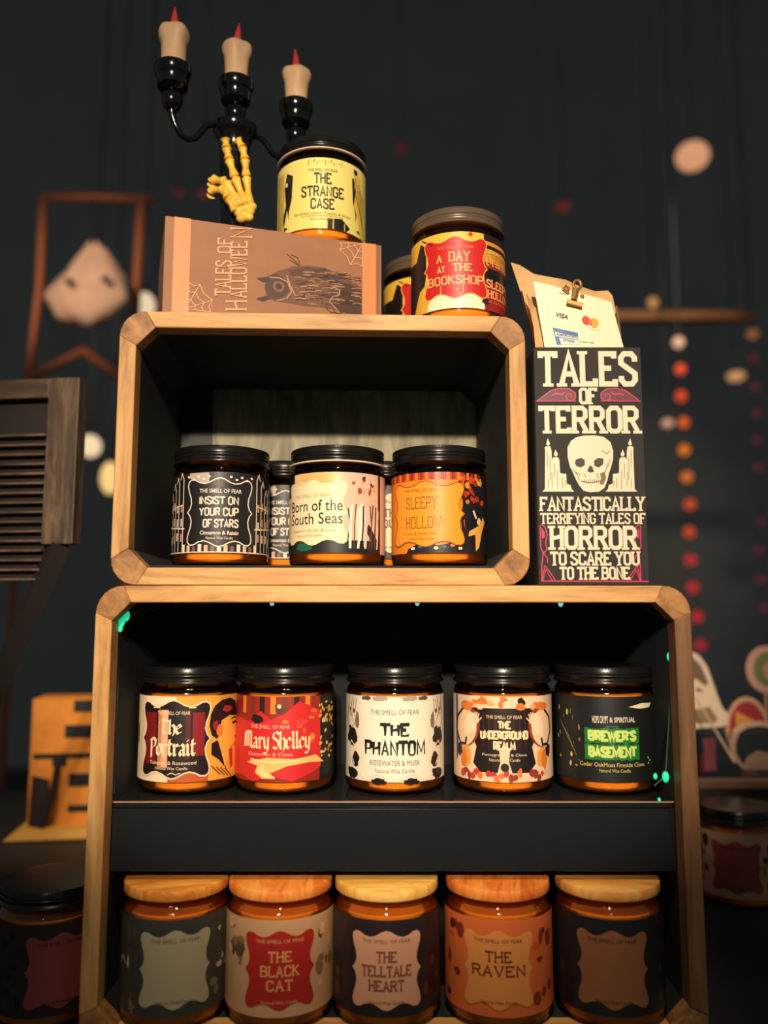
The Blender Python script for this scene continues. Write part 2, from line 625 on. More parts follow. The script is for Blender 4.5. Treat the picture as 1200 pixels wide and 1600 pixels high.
def jar(label, loc, art, turn=0.0, lid='black', group=None, base=CREAM, span=112):
    rz = atan2(-loc[0], loc[1]) + radians(turn)
    t = thing('candle_jar', label, 'candle', loc, rz, group)
    link('glass_jar', body_me, t)
    link('wax', wax_me, t)
    if lid == 'black':
        link('lid', lid_me, t)
    elif lid == 'pewter':
        link('lid', pewter_me, t)
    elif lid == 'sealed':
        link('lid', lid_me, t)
        s = link('seal_ring', reflection_me, t)
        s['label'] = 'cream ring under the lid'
    else:
        MB().lathe(WL, 64).build('wooden_lid', lid, t, angle=45)
    if isinstance(art, Art):
        h = radians(span) * R * 1000
        full = Art()
        full.rect(-h, h, -30.5, 30.5, base, 0)
        full.tris += art.tris
        full.build('paper_label', roll, t)
    elif art is not None:                       # an existing label to share
        c = art.copy()
        COL.objects.link(c)
        c.parent = t
        for ch in art.children:
            d = ch.copy()
            COL.objects.link(d)
            d.parent = c
    return t


def art_phantom():
    a = Art()
    for s in (-1, 1):
        g = (190, 170, 150)
        a.blob(s * 38, 0, 8, 9, INK, 1, 3)
        a.blob(s * 33, -16, 5, 6, INK, 1, 4)
        a.blob(s * 37, -26, 9, 5, INK, 1, 5)
        a.blob(s * 31, 12, 3, 7, (120, 105, 95), 1, 6)
        a.line([(s * 36, 30), (s * 40, 18), (s * 34, 10), (s * 38, 6)], 1.0, g, 2)
        a.line([(s * 42, 30), (s * 45, 12), (s * 41, 4)], .9, (150, 130, 115), 2)
        for k in range(4):
            a.line([(s * (32 + k * 3), 28 - k), (s * (33 + k * 3.4), 20), (s * (31 + k * 3), 15)], .6, (150, 130, 115), 1)
        a.ell(s * 35, 19, 1.6, 1.6, (90, 75, 70), 2)
        a.ell(s * 40, 20, 1.3, 1.3, (90, 75, 70), 2)
        a.line([(s * 34, -20), (s * 38, -14), (s * 42, -18)], 1.0, CREAM, 2)
        a.line([(s * 33, -7), (s * 38, -3), (s * 43, -10)], .9, CREAM, 2)
        a.blob(s * 12, -30, 7, 2.6, INK, 1, 8)
        a.blob(s * 11, 29, 7, 2.2, (170, 160, 145), 1, 9)
        a.blob(s * 22, 29, 5, 2.0, (90, 80, 74), 1, 10)
    a.poly(plaque(0, -1, 28, 29.5), (243, 232, 208), 3)
    a.text(MAKER, -18, 18, 17.5, 21, (120, 90, 80), 4)
    a.text('THE', -10.5, 10.5, 1.5, 11.5, INK, 4, 'drip', 2.1)
    a.text('PHANTOM', -23, 23.5, -12.2, -1, INK, 4, 'drip', 1.9)
    a.text('ROSEWATER & MUSK', -18.5, 18.5, -18.8, -15, (120, 90, 80), 4)
    a.text('Natural Wax Candle', -14.5, 14.5, -24, -21, (120, 90, 80), 4)
    return a


def art_portrait():
    a = Art()
    a.poly([(-2, -30.5), (80, -30.5), (80, 30.5), (2, 30.5)], (236, 166, 62), 1)
    a.poly([(-3, -30.5), (26, -30.5), (26, -24), (-3, -24)], (196, 90, 40), 2)
    P = plaque(0, 0, 27, 28)
    a.poly(P, (34, 20, 22), 3)
    for x0, x1, c in ((-23.5, -13, (122, 26, 28)), (-11.5, -8.5, (206, 130, 92)), (-8.5, -3.5, (226, 176, 136)), (9, 12.5, (92, 24, 26)), (14, 22.5, (140, 28, 34))):
        hh = 22 if abs(x0) < 13 else 20
        a.poly([(x0, -hh + (8 if x0 > 0 else 2)), (x1, -hh + (8 if x0 > 0 else 2)), (x1, hh - 1), (x0, hh - 1)], c, 4)
    a.line(P, 1.1, (244, 214, 176), 5, True)
    t = (250, 220, 176)
    a.text(MAKER, -12, 12, 17.5, 20, t, 6)
    a.line([(-16, 22.5), (-10, 22.5)], .7, t, 6)
    a.line([(11, 22.5), (16, 22.5)], .7, t, 6)
    a.text('The', -11, 7, 3, 15, t, 6, 'black', 2.1)
    a.text('Portrait', -19, 17, -12.5, 2, t, 6, 'black', 2.3)
    a.text('Tobacco & Rosewood', -18, 17, -18, -15.4, t, 6)
    a.text('Natural Wax Candle', -13, 11, -21.6, -19.4, t, 6)
    a.line([(-3, -25), (0, -23.6), (3, -25), (6, -23.8)], .6, t, 6)
    # a woman's profile on the yellow side
    a.poly([(27, 17), (30, 23), (36, 27), (44, 28), (52, 25), (55, 17), (53, 13), (46, 14), (40, 10), (36, 3), (32, -1), (28, 2), (26, 9)], (34, 20, 24), 3)
    a.poly([(36, 12), (44, 15), (53.5, 14), (54.5, 9), (56.5, 4), (54.5, 2.5), (55.5, 0), (54, -1.5), (54.5, -4), (51, -7), (46, -8), (44, -17), (40, -22), (37, -12), (35, -4), (34, 2)], (240, 178, 74), 4)
    a.ell(34.5, 5, 3, 4.4, (224, 130, 56), 5)
    a.blob(31, 9, 3, 4, (150, 40, 60), 5, 2)
    a.blob(42, 20, 6, 3, (170, 50, 50), 4, 3)
    a.poly([(47, 9.6), (52, 10.6), (53, 9), (49, 8)], (40, 20, 20), 5)
    a.line([(46, 12), (50, 13.2), (53.5, 12)], .8, (50, 26, 22), 5)
    a.poly([(51.5, -1), (55, 0), (54, -2.5), (51.5, -2.4)], (200, 40, 40), 5)
    a.poly([(44, -10), (48, -9), (49, -22), (46, -24)], (206, 40, 44), 4)
    a.poly([(28, -4), (33, -2), (38, -16), (42, -24), (34, -16), (28, -12)], (30, 20, 24), 3)
    for k in range(4):
        a.line([(28 + k * 4, -20 - k), (36 + k * 4, -27 - k)], 1.0, (150, 70, 30), 3)
    # shapes running on the cream side
    a.line([(-29, 20), (-27, 8), (-31, 0), (-28, -12), (-30, -24)], .9, (206, 170, 130), 2)
    a.blob(-38, 2, 2.5, 9, INK, 1, 12)
    return a


def art_shelley():
    a = Art()
    red, dr = (212, 40, 42), (150, 26, 30)
    for k in range(7):
        a.rect(-34 + k * 8.5, -30 + k * 8.5, 18, 30.5, ((228, 128, 44), (120, 50, 24), (40, 24, 22))[k % 3], 1)
    a.rect(30, 75, -30.5, 30.5, (26, 26, 24), 1)
    rn = random.Random(5)
    for k in range(46):
        x, y = rn.uniform(29, 48), rn.choice((rn.uniform(8, 26), rn.uniform(-20, 26)))
        a.blob(x, y, rn.uniform(.8, 2.2), rn.uniform(.8, 2.0), rn.choice(((246, 190, 70), (238, 160, 50), (232, 210, 140))), 2, k)
    a.poly([(-70, -30), (-34, -27), (-22, -30.5), (-8, -26), (8, -30), (22, -25), (31, -21), (30, 12), (32, 18), (20, 24), (12, 27), (2, 18), (-8, 14), (-16, 20), (-26, 12), (-36, 14), (-70, 12)], red, 2)
    a.blob(-19, 14, 6, 4, (40, 24, 26), 3, 3)
    a.blob(16, 13, 3, 2, (60, 24, 26), 3, 4)
    a.blob(-2, 22, 4, 4, (90, 44, 40), 3, 5)
    a.ell(-2, 23.5, 1.6, 1.6, (240, 200, 160), 4)
    for k in range(16):
        a.blob(rn.uniform(0, 27), rn.uniform(-4, 20), rn.uniform(1.5, 4), rn.uniform(1, 3), rn.choice(((234, 96, 44), (226, 60, 60), (240, 130, 50))), 3, 50 + k)
    a.poly([(-28, -17), (-10, -13), (10, -14), (26, -12), (34, -18), (20, -17), (4, -19), (-8, -24), (-4, -28), (-14, -28), (-20, -24), (-18, -19)], (248, 190, 110), 3)
    a.poly([(-18, -22), (-12, -17), (-13, -22), (-4, -27), (-14, -27)], (250, 216, 140), 4)
    a.line([(-24, -15), (-6, -16.5), (14, -15)], 1.6, (250, 214, 150), 4)
    t = (252, 218, 170)
    a.text(MAKER, -24, 6, 7.5, 10.2, (250, 190, 150), 6)
    a.text('Mary Shelley', -31, 21, -7.5, 6.5, t, 6, 'black', 1.9)
    a.text('Cinnamon & Clove', -26, 8, -12, -9.4, (250, 190, 150), 6)
    return a


def art_realm():
    a = Art()
    dark, cr, orng, br = (34, 22, 22), (244, 206, 164), (226, 120, 52), (150, 58, 34)
    a.poly([(-24, 22), (24, 22), (27, 6), (21, -6), (24, -18), (18, -24), (-18, -24), (-24, -18), (-21, -6), (-27, 6)], dark, 1)
    rn = random.Random(9)
    for k in range(16):
        a.blob(rn.uniform(-30, 30), rn.uniform(22, 29), rn.uniform(2, 5), rn.uniform(1.5, 3.5), rn.choice((orng, br, cr, dark, (240, 170, 110))), 1, k)
    for s in (-1, 1):
        a.ell(s * 30, 8, 12, 15, br, 2, rot=s * .2)
        a.ell(s * 31, 7, 10.5, 13.5, cr, 3, rot=s * .2)
        a.line([(s * 34, 20), (s * 41, 14), (s * 42, 4), (s * 37, -5), (s * 31, -5), (s * 30, 0)], 1.8, dark, 4)
        a.ell(s * 26, 10, 5, 9, (248, 220, 184), 4, rot=s * .5)
        a.blob(s * 30, 23, 8, 4, orng, 3, 31 + s)
        a.blob(s * 31, -13, 7, 9, (238, 160, 60), 2, 20 + s)
        a.blob(s * 33, -15, 4, 8, orng, 3, 22 + s)
        a.blob(s * 38, -10, 4, 6, dark, 3, 25 + s)
        # raised hands
        a.ell(s * 20.5, 13.2, 2.2, 2.8, cr, 5)
        for q in range(4):
            a.line([(s * (19.4 + q * .9), 14.5), (s * (18.2 + q * 1.6), 19.5 - abs(q - 1.5))], .9, cr, 5)
        a.line([(s * 19, 12.5), (s * 16.2, 15.2)], .9, cr, 5)
    for k in range(22):
        a.blob(-34 + k * 3.2, -26 + 2.2 * sin(k * 1.9), rn.uniform(2, 4), rn.uniform(2, 4), rn.choice((cr, orng, br, (246, 190, 130), (200, 60, 44))), 3, 60 + k)
    a.poly([(-7, -30.5), (-3, -16), (-4, -6), (4, -6), (3, -16), (7, -30.5), (3.5, -30.5), (0, -22), (-3.5, -30.5)], cr, 3)
    a.ell(0, -20, 3, 3, dark, 4)
    for k in range(8):
        a.rect(-16 + k * 4.4, -14.6 + k * 4.4, -6, 18, (64, 28, 26), 2)
    t = (250, 218, 170)
    a.text(MAKER, -13, 13, 14.6, 17, t, 6)
    a.text('THE', -4.6, 4.6, 7.2, 13.2, t, 6, 'caps', 1.3)
    a.text('UNDERGROUND', -17.5, 17.5, -.2, 6.2, t, 6, 'caps', 1.4)
    a.text('REALM', -8, 8, -8, -1.4, t, 6, 'caps', 1.4)
    a.text('Pomegranate & Clove', -16, 16, -12.6, -10.2, t, 6)
    a.text('Natural Wax Candle', -11, 11, -15.8, -13.6, t, 6)
    a.poly([(-44, 30), (-41, 30), (-40, 6), (-41, -14), (-44, -20)], (30, 90, 150), 2)
    return a


def art_basement():
    a = Art()
    g, y = (34, 120, 44), (206, 226, 120)
    rn = random.Random(3)
    for k in range(16):
        a.blob(rn.uniform(-50, -24), rn.uniform(-22, 22), rn.uniform(.5, 1.6), rn.uniform(.6, 3), rn.choice(((176, 140, 60), (110, 92, 50), (220, 180, 90), (60, 100, 60))), 1, k)
    for k in range(4):
        a.line([(-44 + k * 3, 12 - k * 3), (-36 + k * 3, 2 - k * 5)], .5, (140, 120, 70), 1)
    a.poly([(12, 23), (24, 25.5), (36, 25), (33, 22), (22, 21.5)], (236, 222, 186), 2)
    a.text('HOPS CRYPT', -14, -3, 11.4, 16.6, (225, 215, 190), 5, bold=.02)
    a.text('& SPIRITUAL', -2, 17, 12, 15.8, (225, 215, 190), 5, bold=.02)
    a.text('presents', -4, 4, 8.2, 9.8, (90, 150, 90), 5)
    for y0, y1 in ((-2.6, 7.4), (-14.4, -4)):
        n = 22
        top = [(-20 + 40 * i / n, y1 + rn.uniform(-.2, .9)) for i in range(n + 1)]
        bot = [(20 - 40 * i / n, y0 - rn.uniform(-.2, .9)) for i in range(n + 1)]
        a.poly(top + bot, g, 3)
    a.text("BREWER'S", -17.5, 17.5, -1.6, 6.4, y, 5, 'caps', 2.1)
    a.text('BASEMENT', -17.5, 17.5, -13.2, -5, y, 5, 'caps', 2.1)
    a.text('Cedar OakMoss Fireside Clove', -24, 24, -19.6, -16.6, (226, 206, 100), 5)
    a.text('Natural Wax Candle', -10, 12, -23.4, -21, (214, 196, 120), 5)
    a.ell(29, -14, .7, .7, y, 3)
    a.ell(31, -16, .7, .7, y, 3)
    a.ell(29, -18, .7, .7, y, 3)
    return a


def art_case():
    a = Art()
    pale = (236, 218, 120)
    for s in (-1, 1):
        a.poly([(s * 26, 18), (s * 33, 22), (s * 36, 10), (s * 34, -6), (s * 38, -16), (s * 36, -28), (s * 31, -26), (s * 30, -12), (s * 27, -2)], INK, 1)
        a.blob(s * 31, 16, 4, 3, (60, 40, 30), 2, 4)
        a.poly([(s * 32, -10), (s * 36, -24), (s * 29, -27)], pale, 2)
        a.ell(s * 33, 12, 1.3, 2, (232, 220, 190), 2)
    a.poly([(27, 24), (35, 22), (40, 6), (36, -2), (41, -14), (44, -30), (36, -30), (33, -14), (28, -6), (30, 8)], (226, 190, 70), 2)
    for k in range(8):
        a.line([(30 + k * 1.6, 20 - k * 2), (28 + k * 1.8, 10 - k * 4), (32 + k * 1.5, 0 - k * 3.6)], .7, (110, 70, 26), 3)
        a.line([(-37 - k * 1.4, 24), (-36 - k * 1.5, 4 - k), (-38 - k * 1.3, -26)], .8, ((226, 190, 70), (60, 40, 24))[k % 2], 2)
    a.poly([(4, -22), (16, -20.5), (24, -27), (20, -30.5), (4, -30.5)], INK, 2)
    a.rect(8, 9.4, -30.5, -21.5, (210, 160, 70), 3)
    a.rect(18, 19, -30.5, -24, (210, 160, 70), 3)
    for k in range(14):
        a.rect(-12 + k * 2.3, -11.4 + k * 2.3, 24 + (k % 3), 29 - (k % 2) * 1.5, ((150, 110, 40), (226, 170, 60), (70, 50, 30))[k % 3], 1)
    a.blob(30, 25, 3, 3, INK, 3, 5)
    t = (26, 20, 18)
    a.text(MAKER, -12, 12, 18.5, 20.8, (110, 86, 50), 5)
    a.text('THE', -7, 7, 7.6, 17.2, t, 5, 'caps', 1.15)
    a.text('STRANGE', -17.5, 17.5, -3.4, 6, t, 5, 'caps', 1.15)
    a.text('CASE', -9.6, 9.6, -14, -4.8, t, 5, 'caps', 1.15)
    a.text('Cardamom Leather Tobacco & Smoke', -24, 24, -18.4, -16.4, (130, 100, 50), 5)
    a.text('in a locked cabinet by the fire', -17, 17, -20.8, -19, (130, 100, 50), 5)
    a.text('Natural Wax Candle', -10, 10, -23.4, -21.8, (130, 100, 50), 5)
    return a


def art_bookshop():
    a = Art()
    a.poly([(-70, -30.5), (-30, -30.5), (-26, -10), (-24, 0), (-24, 22), (-30, 27), (-36, 14), (-70, 16)], INK, 1)
    a.poly([(-40, -30.5), (-31, -12), (-24, -8), (-20, -30.5)], (236, 180, 60), 2)
    a.poly([(-24, -30.5), (-20, -20), (-8, -16), (10, -17), (20, -22), (25, -30.5)], (252, 240, 196), 2)
    a.rect(23, 80, -30.5, 30.5, (44, 24, 24), 1)
    a.rect(23, 80, 22, 25, (226, 150, 60), 2)
    a.rect(23, 80, 8, 19, (206, 140, 44), 2)
    a.rect(23, 80, 3.6, 8, (150, 50, 40), 2)
    a.text('DRACULA', 24, 58, 15, 18.5, (244, 200, 90), 5, 'caps', .7)
    a.text('Dracula', 23.5, 56, 5, 14.5, (240, 170, 90), 5, 'black', 1.5)
    a.rect(23, 80, -30.5, -7, (156, 34, 30), 2)
    a.poly([(26, 2), (34, 3), (42, -4), (36, -7), (26, -6)], (20, 18, 20), 3)
    a.text('SLEEPY', 24, 54, -12.5, -5.5, (246, 180, 110), 5, 'slab', 1.1)
    a.text('HOLLOW', 25, 55, -20.5, -14, (246, 170, 100), 5, 'slab', 1.1)
    a.text('A NOVEL', 26, 50, -24.4, -22, (236, 120, 70), 5)
    a.blob(24, -24, 4, 3, (60, 20, 40), 3, 3)
    P = plaque(0, 2, 25.5, 25)
    a.poly(P, (204, 34, 30), 3)
    a.line(P, .7, (246, 190, 90), 4, True)
    t = (250, 196, 120)
    a.text(MAKER, -14, 14, 17, 19.4, (240, 130, 90), 5)
    a.text('A', -14.5, -9.5, 6.6, 13, t, 5, 'slab', .95)
    a.text('DAY', -5, 11.5, 6.6, 14.6, t, 5, 'slab', .95)
    a.text('AT', -14, -7, -1.4, 3.4, t, 5, 'slab', .8)
    a.text('THE', -2, 13, -1.4, 4.8, t, 5, 'slab', .9)
    a.text('BOOKSHOP', -22, 22, -11.6, -4.6, t, 5, 'slab', .95)
    for x in (-11, 6):
        a.line([(x, -12), (x, -19)], .8, (246, 170, 90), 5)
    a.line([(-28, 29), (-18, 22)], .8, (60, 30, 20), 4)
    a.blob(12, 28.4, 2.4, 1.8, (200, 40, 30), 4, 6)
    return a


def art_stars():
    a = Art()
    wh = (238, 218, 196)
    rn = random.Random(11)
    for s in (-1, 1):
        x = 30 * s
        for k in range(4):
            xx = x + s * k * 5.2
            top = 26 - 4 * k + rn.uniform(-3, 3)
            a.line([(xx, -29), (xx, top), (xx + s * 2.2, top + 5), (xx + s * 4.0, top)], .9, wh, 2)
            for q in range(3):
                yy = -22 + q * 12 + rn.uniform(-2, 2)
                a.rect(min(xx + s * 1.2, xx + s * 2.8), max(xx + s * 1.2, xx + s * 2.8), yy, yy + 6, rn.choice((wh, (220, 150, 120))), 2)
        a.line([(x - s * 2, -12), (x + s * 22, -10)], 1.1, wh, 3)
        a.line([(x, 6), (x + s * 18, 4)], .8, wh, 3)
        for k in range(5):
            a.blob(s * (8 + k * 4.2), 27 - (k % 2) * 2, 1.3, 1.1, wh, 2, k + 40)
    a.poly([(-24, 30), (-8, 30), (-8, 20), (-13, 19), (-16, 24), (-24, 26)], (190, 176, 160), 1)
    for k in range(13):
        a.rect(-30 + k * 4.8, -27.2 + k * 4.8, -30, -24 - (k % 3) * .8, (wh, (226, 180, 150), (120, 90, 80))[k % 3], 2)
    a.line([(-70, -30), (70, -30)], .8, wh, 3)
    P = plaque(0, 0, 25, 26)
    a.poly(P, (24, 24, 26), 4)
    a.line(P, .9, wh, 5, True)
    a.text(MAKER, -15, 16, 14.5, 17.6, wh, 6, bold=.01)
    a.text('INSIST ON', -15, 14, 5.6, 12, wh, 6, 'caps', 1.05)
    a.text('YOUR CUP', -15, 14, -3, 3.6, wh, 6, 'caps', 1.05)
    a.text('OF STARS', -12, 14, -11.8, -5.2, wh, 6, 'caps', 1.05)
    a.text('Cinnamon & Raisin', -14, 14, -17, -14, wh, 6, bold=.02)
    a.text('Natural Wax Candle', -9.5, 10, -20.4, -18.4, wh, 6)
    return a


def art_seas():
    a = Art()
    a.rect(14, 80, -30.5, 30.5, (232, 186, 160), 1)
    a.rect(-70, 50, -30.5, -21, (22, 30, 32), 2)
    a.blob(-14, -26, 9, 4, (30, 96, 70), 3, 3)
    a.rect(-70, -26, 14, 30.5, INK, 1)
    a.poly([(-20, 30.5), (-18, 26), (-8, 23), (10, 23), (14, 30.5)], (244, 182, 110), 2)
    rn = random.Random(2)
    for k in range(10):
        x = 21 + k * 3.1
        a.line([(x, 8 - rn.uniform(0, 5)), (x + rn.uniform(-2, 2), -10), (x - 1.5, -27)], rn.uniform(.8, 2.2), rn.choice((INK, (90, 60, 60), (248, 230, 206), (210, 190, 190))), 3)
    for k in range(12):
        a.blob(rn.uniform(24, 44), rn.uniform(14, 27), rn.uniform(1, 3), rn.uniform(1, 3), rn.choice(((150, 84, 64), (236, 170, 120), (90, 50, 44), (244, 206, 180))), 3, k)
    a.poly([(38, -8), (52, -26), (46, -29), (36, -14)], (40, 30, 34), 3)
    a.poly([(26, -2), (32, 9), (38, -2), (34, -26), (29, -26)], (240, 214, 190), 2)
    a.rect(49, 52, -30.5, 30.5, (30, 22, 24), 3)
    a.poly(plaque(-6, 0, 27, 25), (240, 222, 178), 4)
    t = (30, 24, 22)
    a.text(MAKER, -24, 8, 11.6, 14, (190, 150, 100), 5)
    a.text('Born of the', -29, 17, 1.2, 9.6, t, 6)
    a.text('South Seas', -29, 17, -8.6, -.2, t, 6)
    a.text('Coconut Vanilla & Lime', -26, 12, -14.4, -12.4, (180, 140, 90), 6)
    a.text('Natural Wax Candle', -20, 2, -18, -16.4, (180, 140, 90), 6)
    return a


def art_hollow():
    a = Art()
    o, br = (232, 142, 30), (150, 66, 16)
    P = plaque(0, -1, 30, 25)
    a.rect(-70, 70, 25, 30.5, (190, 60, 26), 1)
    for k in range(22):
        a.rect(-40 + k * 4, -37.6 + k * 4, 25, 30.5, ((226, 120, 40), (150, 40, 20))[k % 2], 2)
    a.rect(30, 80, -30.5, 30.5, (30, 28, 34), 1)
    rn = random.Random(8)
    for k in range(26):
        a.blob(rn.uniform(24, 50), rn.uniform(8, 27), rn.uniform(1.6, 4), rn.uniform(1.4, 4), rn.choice(((206, 70, 36), (232, 130, 40), (240, 170, 60), (170, 50, 30))), 2, k)
    a.line([(26, 24), (30, 8), (28, -6), (30, -26)], 2.4, INK, 3)
    a.line([(29, 8), (36, 14), (40, 12)], 1.2, INK, 3)
    a.poly([(30, 8), (38, 4), (41, -6), (34, -12), (29, -4)], (24, 22, 34), 4)
    a.poly([(34, -14), (46, -8), (50, -2), (53, -6), (48, -14), (44, -26), (40, -29), (40, -16), (33, -18)], (238, 176, 74), 4)
    a.blob(44, -6, 3, 3, (244, 206, 140), 5, 4)
    a.line([(38, 2), (41, -4)], 1.8, (246, 220, 170), 5)
    a.poly([(-14, -27), (-4, -23), (10, -25), (24, -22), (32, -26), (30, -30.5), (-16, -30.5)], (26, 26, 38), 3)
    for k in range(7):
        a.blob(-10 + k * 6, -27 + (k % 3), 2.2, 1.2, ((246, 220, 170), (70, 90, 120), (226, 130, 60))[k % 3], 4, k + 9)
    a.poly(P, (238, 152, 36), 4)
    a.line(P, .6, br, 5, True)
    a.text(MAKER, -18, 10, 16, 18, br, 6)
    a.text('SLEEPY', -16, 9, 3, 12, br, 6, 'slab', .6)
    a.text('HOLLOW', -16, 12, -12, -3, br, 6, 'slab', .6)
    a.text('Pumpkin & Woodsmoke', -18, 8, -17, -15, br, 6)
    a.text('Natural Wax Candle', -12, 6, -20.6, -19, br, 6)
    return a


def shade(c, k):
    return tuple(int(max(0, min(255, x * k))) for x in c)


def art_plain(basec, pan, lines, tcol, extra=0):
    a = Art()
    rn = random.Random(extra)
    for s in (-1, 1):
        for k in range(9):
            a.blob(s * rn.uniform(27, 42), rn.uniform(-24, 26), rn.uniform(1.5, 5), rn.uniform(2, 7), shade(basec, rn.choice((.45, .7, 1.15))), 1, k + extra)
    a.poly(plaque(0, -1, 24, 25), pan, 3)
    a.text(MAKER, -16, 16, 16, 18.4, tcol, 5)
    n = len(lines)
    for i, (s, w) in enumerate(lines):
        y = 11 - i * 9
        a.text(s, -w / 2, w / 2, y - 7, y, tcol, 5, 'slab', 1.0)
    a.text('Natural Wax Candle', -12, 12, -22, -20, tcol, 5)
    return a


# ------------------------------------------------------------------ the hall
def struct(name, mb, mat):
    return tag(mb.build(name, mat, smooth=False), kind='structure')


M_NIGHT = plain('dark_blue_grey_wall', (158, 162, 160), 0.9, noise=0.12, scale=2)
struct('floor', MB().box(-9, 9, -3, 6.0, -0.1, 0), plain('dark_floor', (60, 60, 60), 0.8, noise=0.2, scale=6))
struct('wall_back', MB().box(-9, 9, 6.0, 6.15, 0, 6.4), M_NIGHT)
struct('ceiling', MB().box(-9, 9, 1.5, 6.15, 6.4, 6.5), M_NIGHT)

# ------------------------------------------------------------------ display table
TZ = -0.2825
tb = thing('display_table', 'long black table under the stacked crates and jars', 'table', (0, 0.95, 0))
MB().box(-1.0, 1.0, -0.45, 0.45, CZ + TZ - 0.03, CZ + TZ).build('tabletop', plain('black_table', (36, 38, 40), 0.6, noise=.2, scale=20), tb, False, bevel=.003)
for sx in (-1, 1):
    for sy in (-1, 1):
        MB().box(sx * .95 - .025, sx * .95 + .025, sy * .4 - .025, sy * .4 + .025, 0, CZ + TZ - .03).build('leg', M_DEEP, tb, False)


# ------------------------------------------------------------------ crates
def loop_outer(w, h, r, n=6):
    pts = []
    for cx, cz, a0 in ((w / 2 - r, r, -90), (w / 2 - r, h - r, 0), (-w / 2 + r, h - r, 90), (-w / 2 + r, r, 180)):
        for i in range(n + 1):
            a = radians(a0 + 90 * i / n)
            pts.append((cx + r * cos(a), cz + r * sin(a)))
    return pts


def crate(label, loc, rz, w, h, depth, t, r, c, nr=6, right=None):
    root = thing('wooden_crate', label, 'crate', loc, rz)
    fy = 0.016
    x1, x2 = w / 2, w / 2 - t
    # rails and posts of the open front, with a corner block between them
    MB().prism([(-x1 + r, h), (-x2 + c, h - t), (x2 - c, h - t), (x1 - r, h)], 0, fy).build('top_rail', M_RAIL_H, root, False, bevel=.0008)
    MB().prism([(-x1 + r, 0), (-x2 + c, t), (x2 - c, t), (x1 - r, 0)], 0, fy).build('bottom_rail', M_RAIL_H, root, False, bevel=.0008)
    for s in (-1, 1):
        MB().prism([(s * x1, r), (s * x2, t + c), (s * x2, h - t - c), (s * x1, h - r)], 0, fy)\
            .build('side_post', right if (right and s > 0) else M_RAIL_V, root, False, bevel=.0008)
        for top in (0, 1):
            arc = []
            for i in range(nr + 1):
                a = radians(90 * i / nr)
                arc.append((s * (x1 - r + r * cos(a)), (h - r + r * sin(a)) if top else (r - r * sin(a))))
            zi = h - t if top else t
            k = -1 if top else 1
            arc += [(s * (x2 - c), zi), (s * x2, zi + k * c)]
            MB().prism(arc, 0.0004, fy).build('corner_block', M_CORNER, root, False, bevel=.0006)
    # dark shell behind
    o = loop_outer(w - .0006, h - .0006, r, nr)
    inn = [(x2 - c, t), (x2, t + c), (x2, h - t - c), (x2 - c, h - t), (-x2 + c, h - t), (-x2, h - t - c), (-x2, t + c), (-x2 + c, t)]
    o = [(x, z + .0003) for x, z in o]
    n, m = len(o), len(inn)
    mb = MB()
    mb.add([(x, y, z) for y in (fy, depth) for x, z in o], [(i, (i + 1) % n, n + (i + 1) % n, n + i) for i in range(n)], 0)
    mb.add([(x, y, z) for y in (fy, depth) for x, z in inn], [(i, (i + 1) % m, m + (i + 1) % m, m + i) for i in range(m)], 0)
    mb.build('shell', M_BLACKWOOD, root, True, 30)
    return root, x2, depth


# lower crate
LX0, LX1, LY, LZ0, LZ1 = -0.2015, 0.2144, 0.585, TZ, 0.0199
lw, lh = LX1 - LX0, LZ1 - LZ0
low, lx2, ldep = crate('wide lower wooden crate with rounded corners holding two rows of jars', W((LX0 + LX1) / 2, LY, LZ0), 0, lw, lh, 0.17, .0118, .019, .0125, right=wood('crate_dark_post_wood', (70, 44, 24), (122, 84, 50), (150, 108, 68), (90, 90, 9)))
lcx = (LX0 + LX1) / 2
MB().box(-lw / 2 + .004, lw / 2 - .004, .160, .1695, .004, lh - .004).build('back_panel', plain('black_back_board', (20, 22, 23), .8, noise=.2, scale=20), low, False)
SHZ = -0.1294 - LZ0
MB().box(-lx2 + .0006, lx2 - .0006, .017, .159, SHZ - .005, SHZ).build('shelf', M_GLOSSBLACK, low, False, bevel=.0007)
q = MB().box(-lx2 + .0008, lx2 - .0008, .0148, .0156, SHZ - .0010, SHZ - .0001).build('shelf_edge', plain('pale_edge', (170, 132, 104), .5), low, False)  # highlight on the shelf edge, painted as a pale strip
q['label'] = 'thin pale front edge'
MB().box(-lx2 + .0006, lx2 - .0006, .0155, .0185, -0.1763 - LZ0, SHZ - .0052).build('shelf_apron', M_GLOSSBLACK, low, False, bevel=.0003)

# upper crate
UX0, UX1 = -0.1920, 0.1045
uw, uh = UX1 - UX0, 0.1990
up, ux2, udep = crate('smaller upper wooden crate with rounded corners, stacked on the wide crate', W((UX0 + UX1) / 2, 0.589, LZ1 + .0004), radians(2.2), uw, uh, 0.182, .0122, .018, .0135)
q = MB().box(-uw / 2 + .004, -uw / 2 + .040, .167, .1815, .004, uh - .004).build('back_board', M_BACKSHADE, up, False)
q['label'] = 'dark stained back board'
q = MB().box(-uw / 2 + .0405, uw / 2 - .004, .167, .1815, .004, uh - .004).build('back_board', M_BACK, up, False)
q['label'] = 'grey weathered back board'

# ------------------------------------------------------------------ jars in the upper crate
UFZ = LZ1 + .0004 + .0122 + .0003 + .0030
MB().box(-ux2 + .002, ux2 - .002, .022, .166, .0122, .0151).build('floor_board', M_BLACKWOOD, up, False)


def spx(px, py, Y, z):
    p = at(px, py, Y)
    return Vector((p.x, Y, z + CZ))


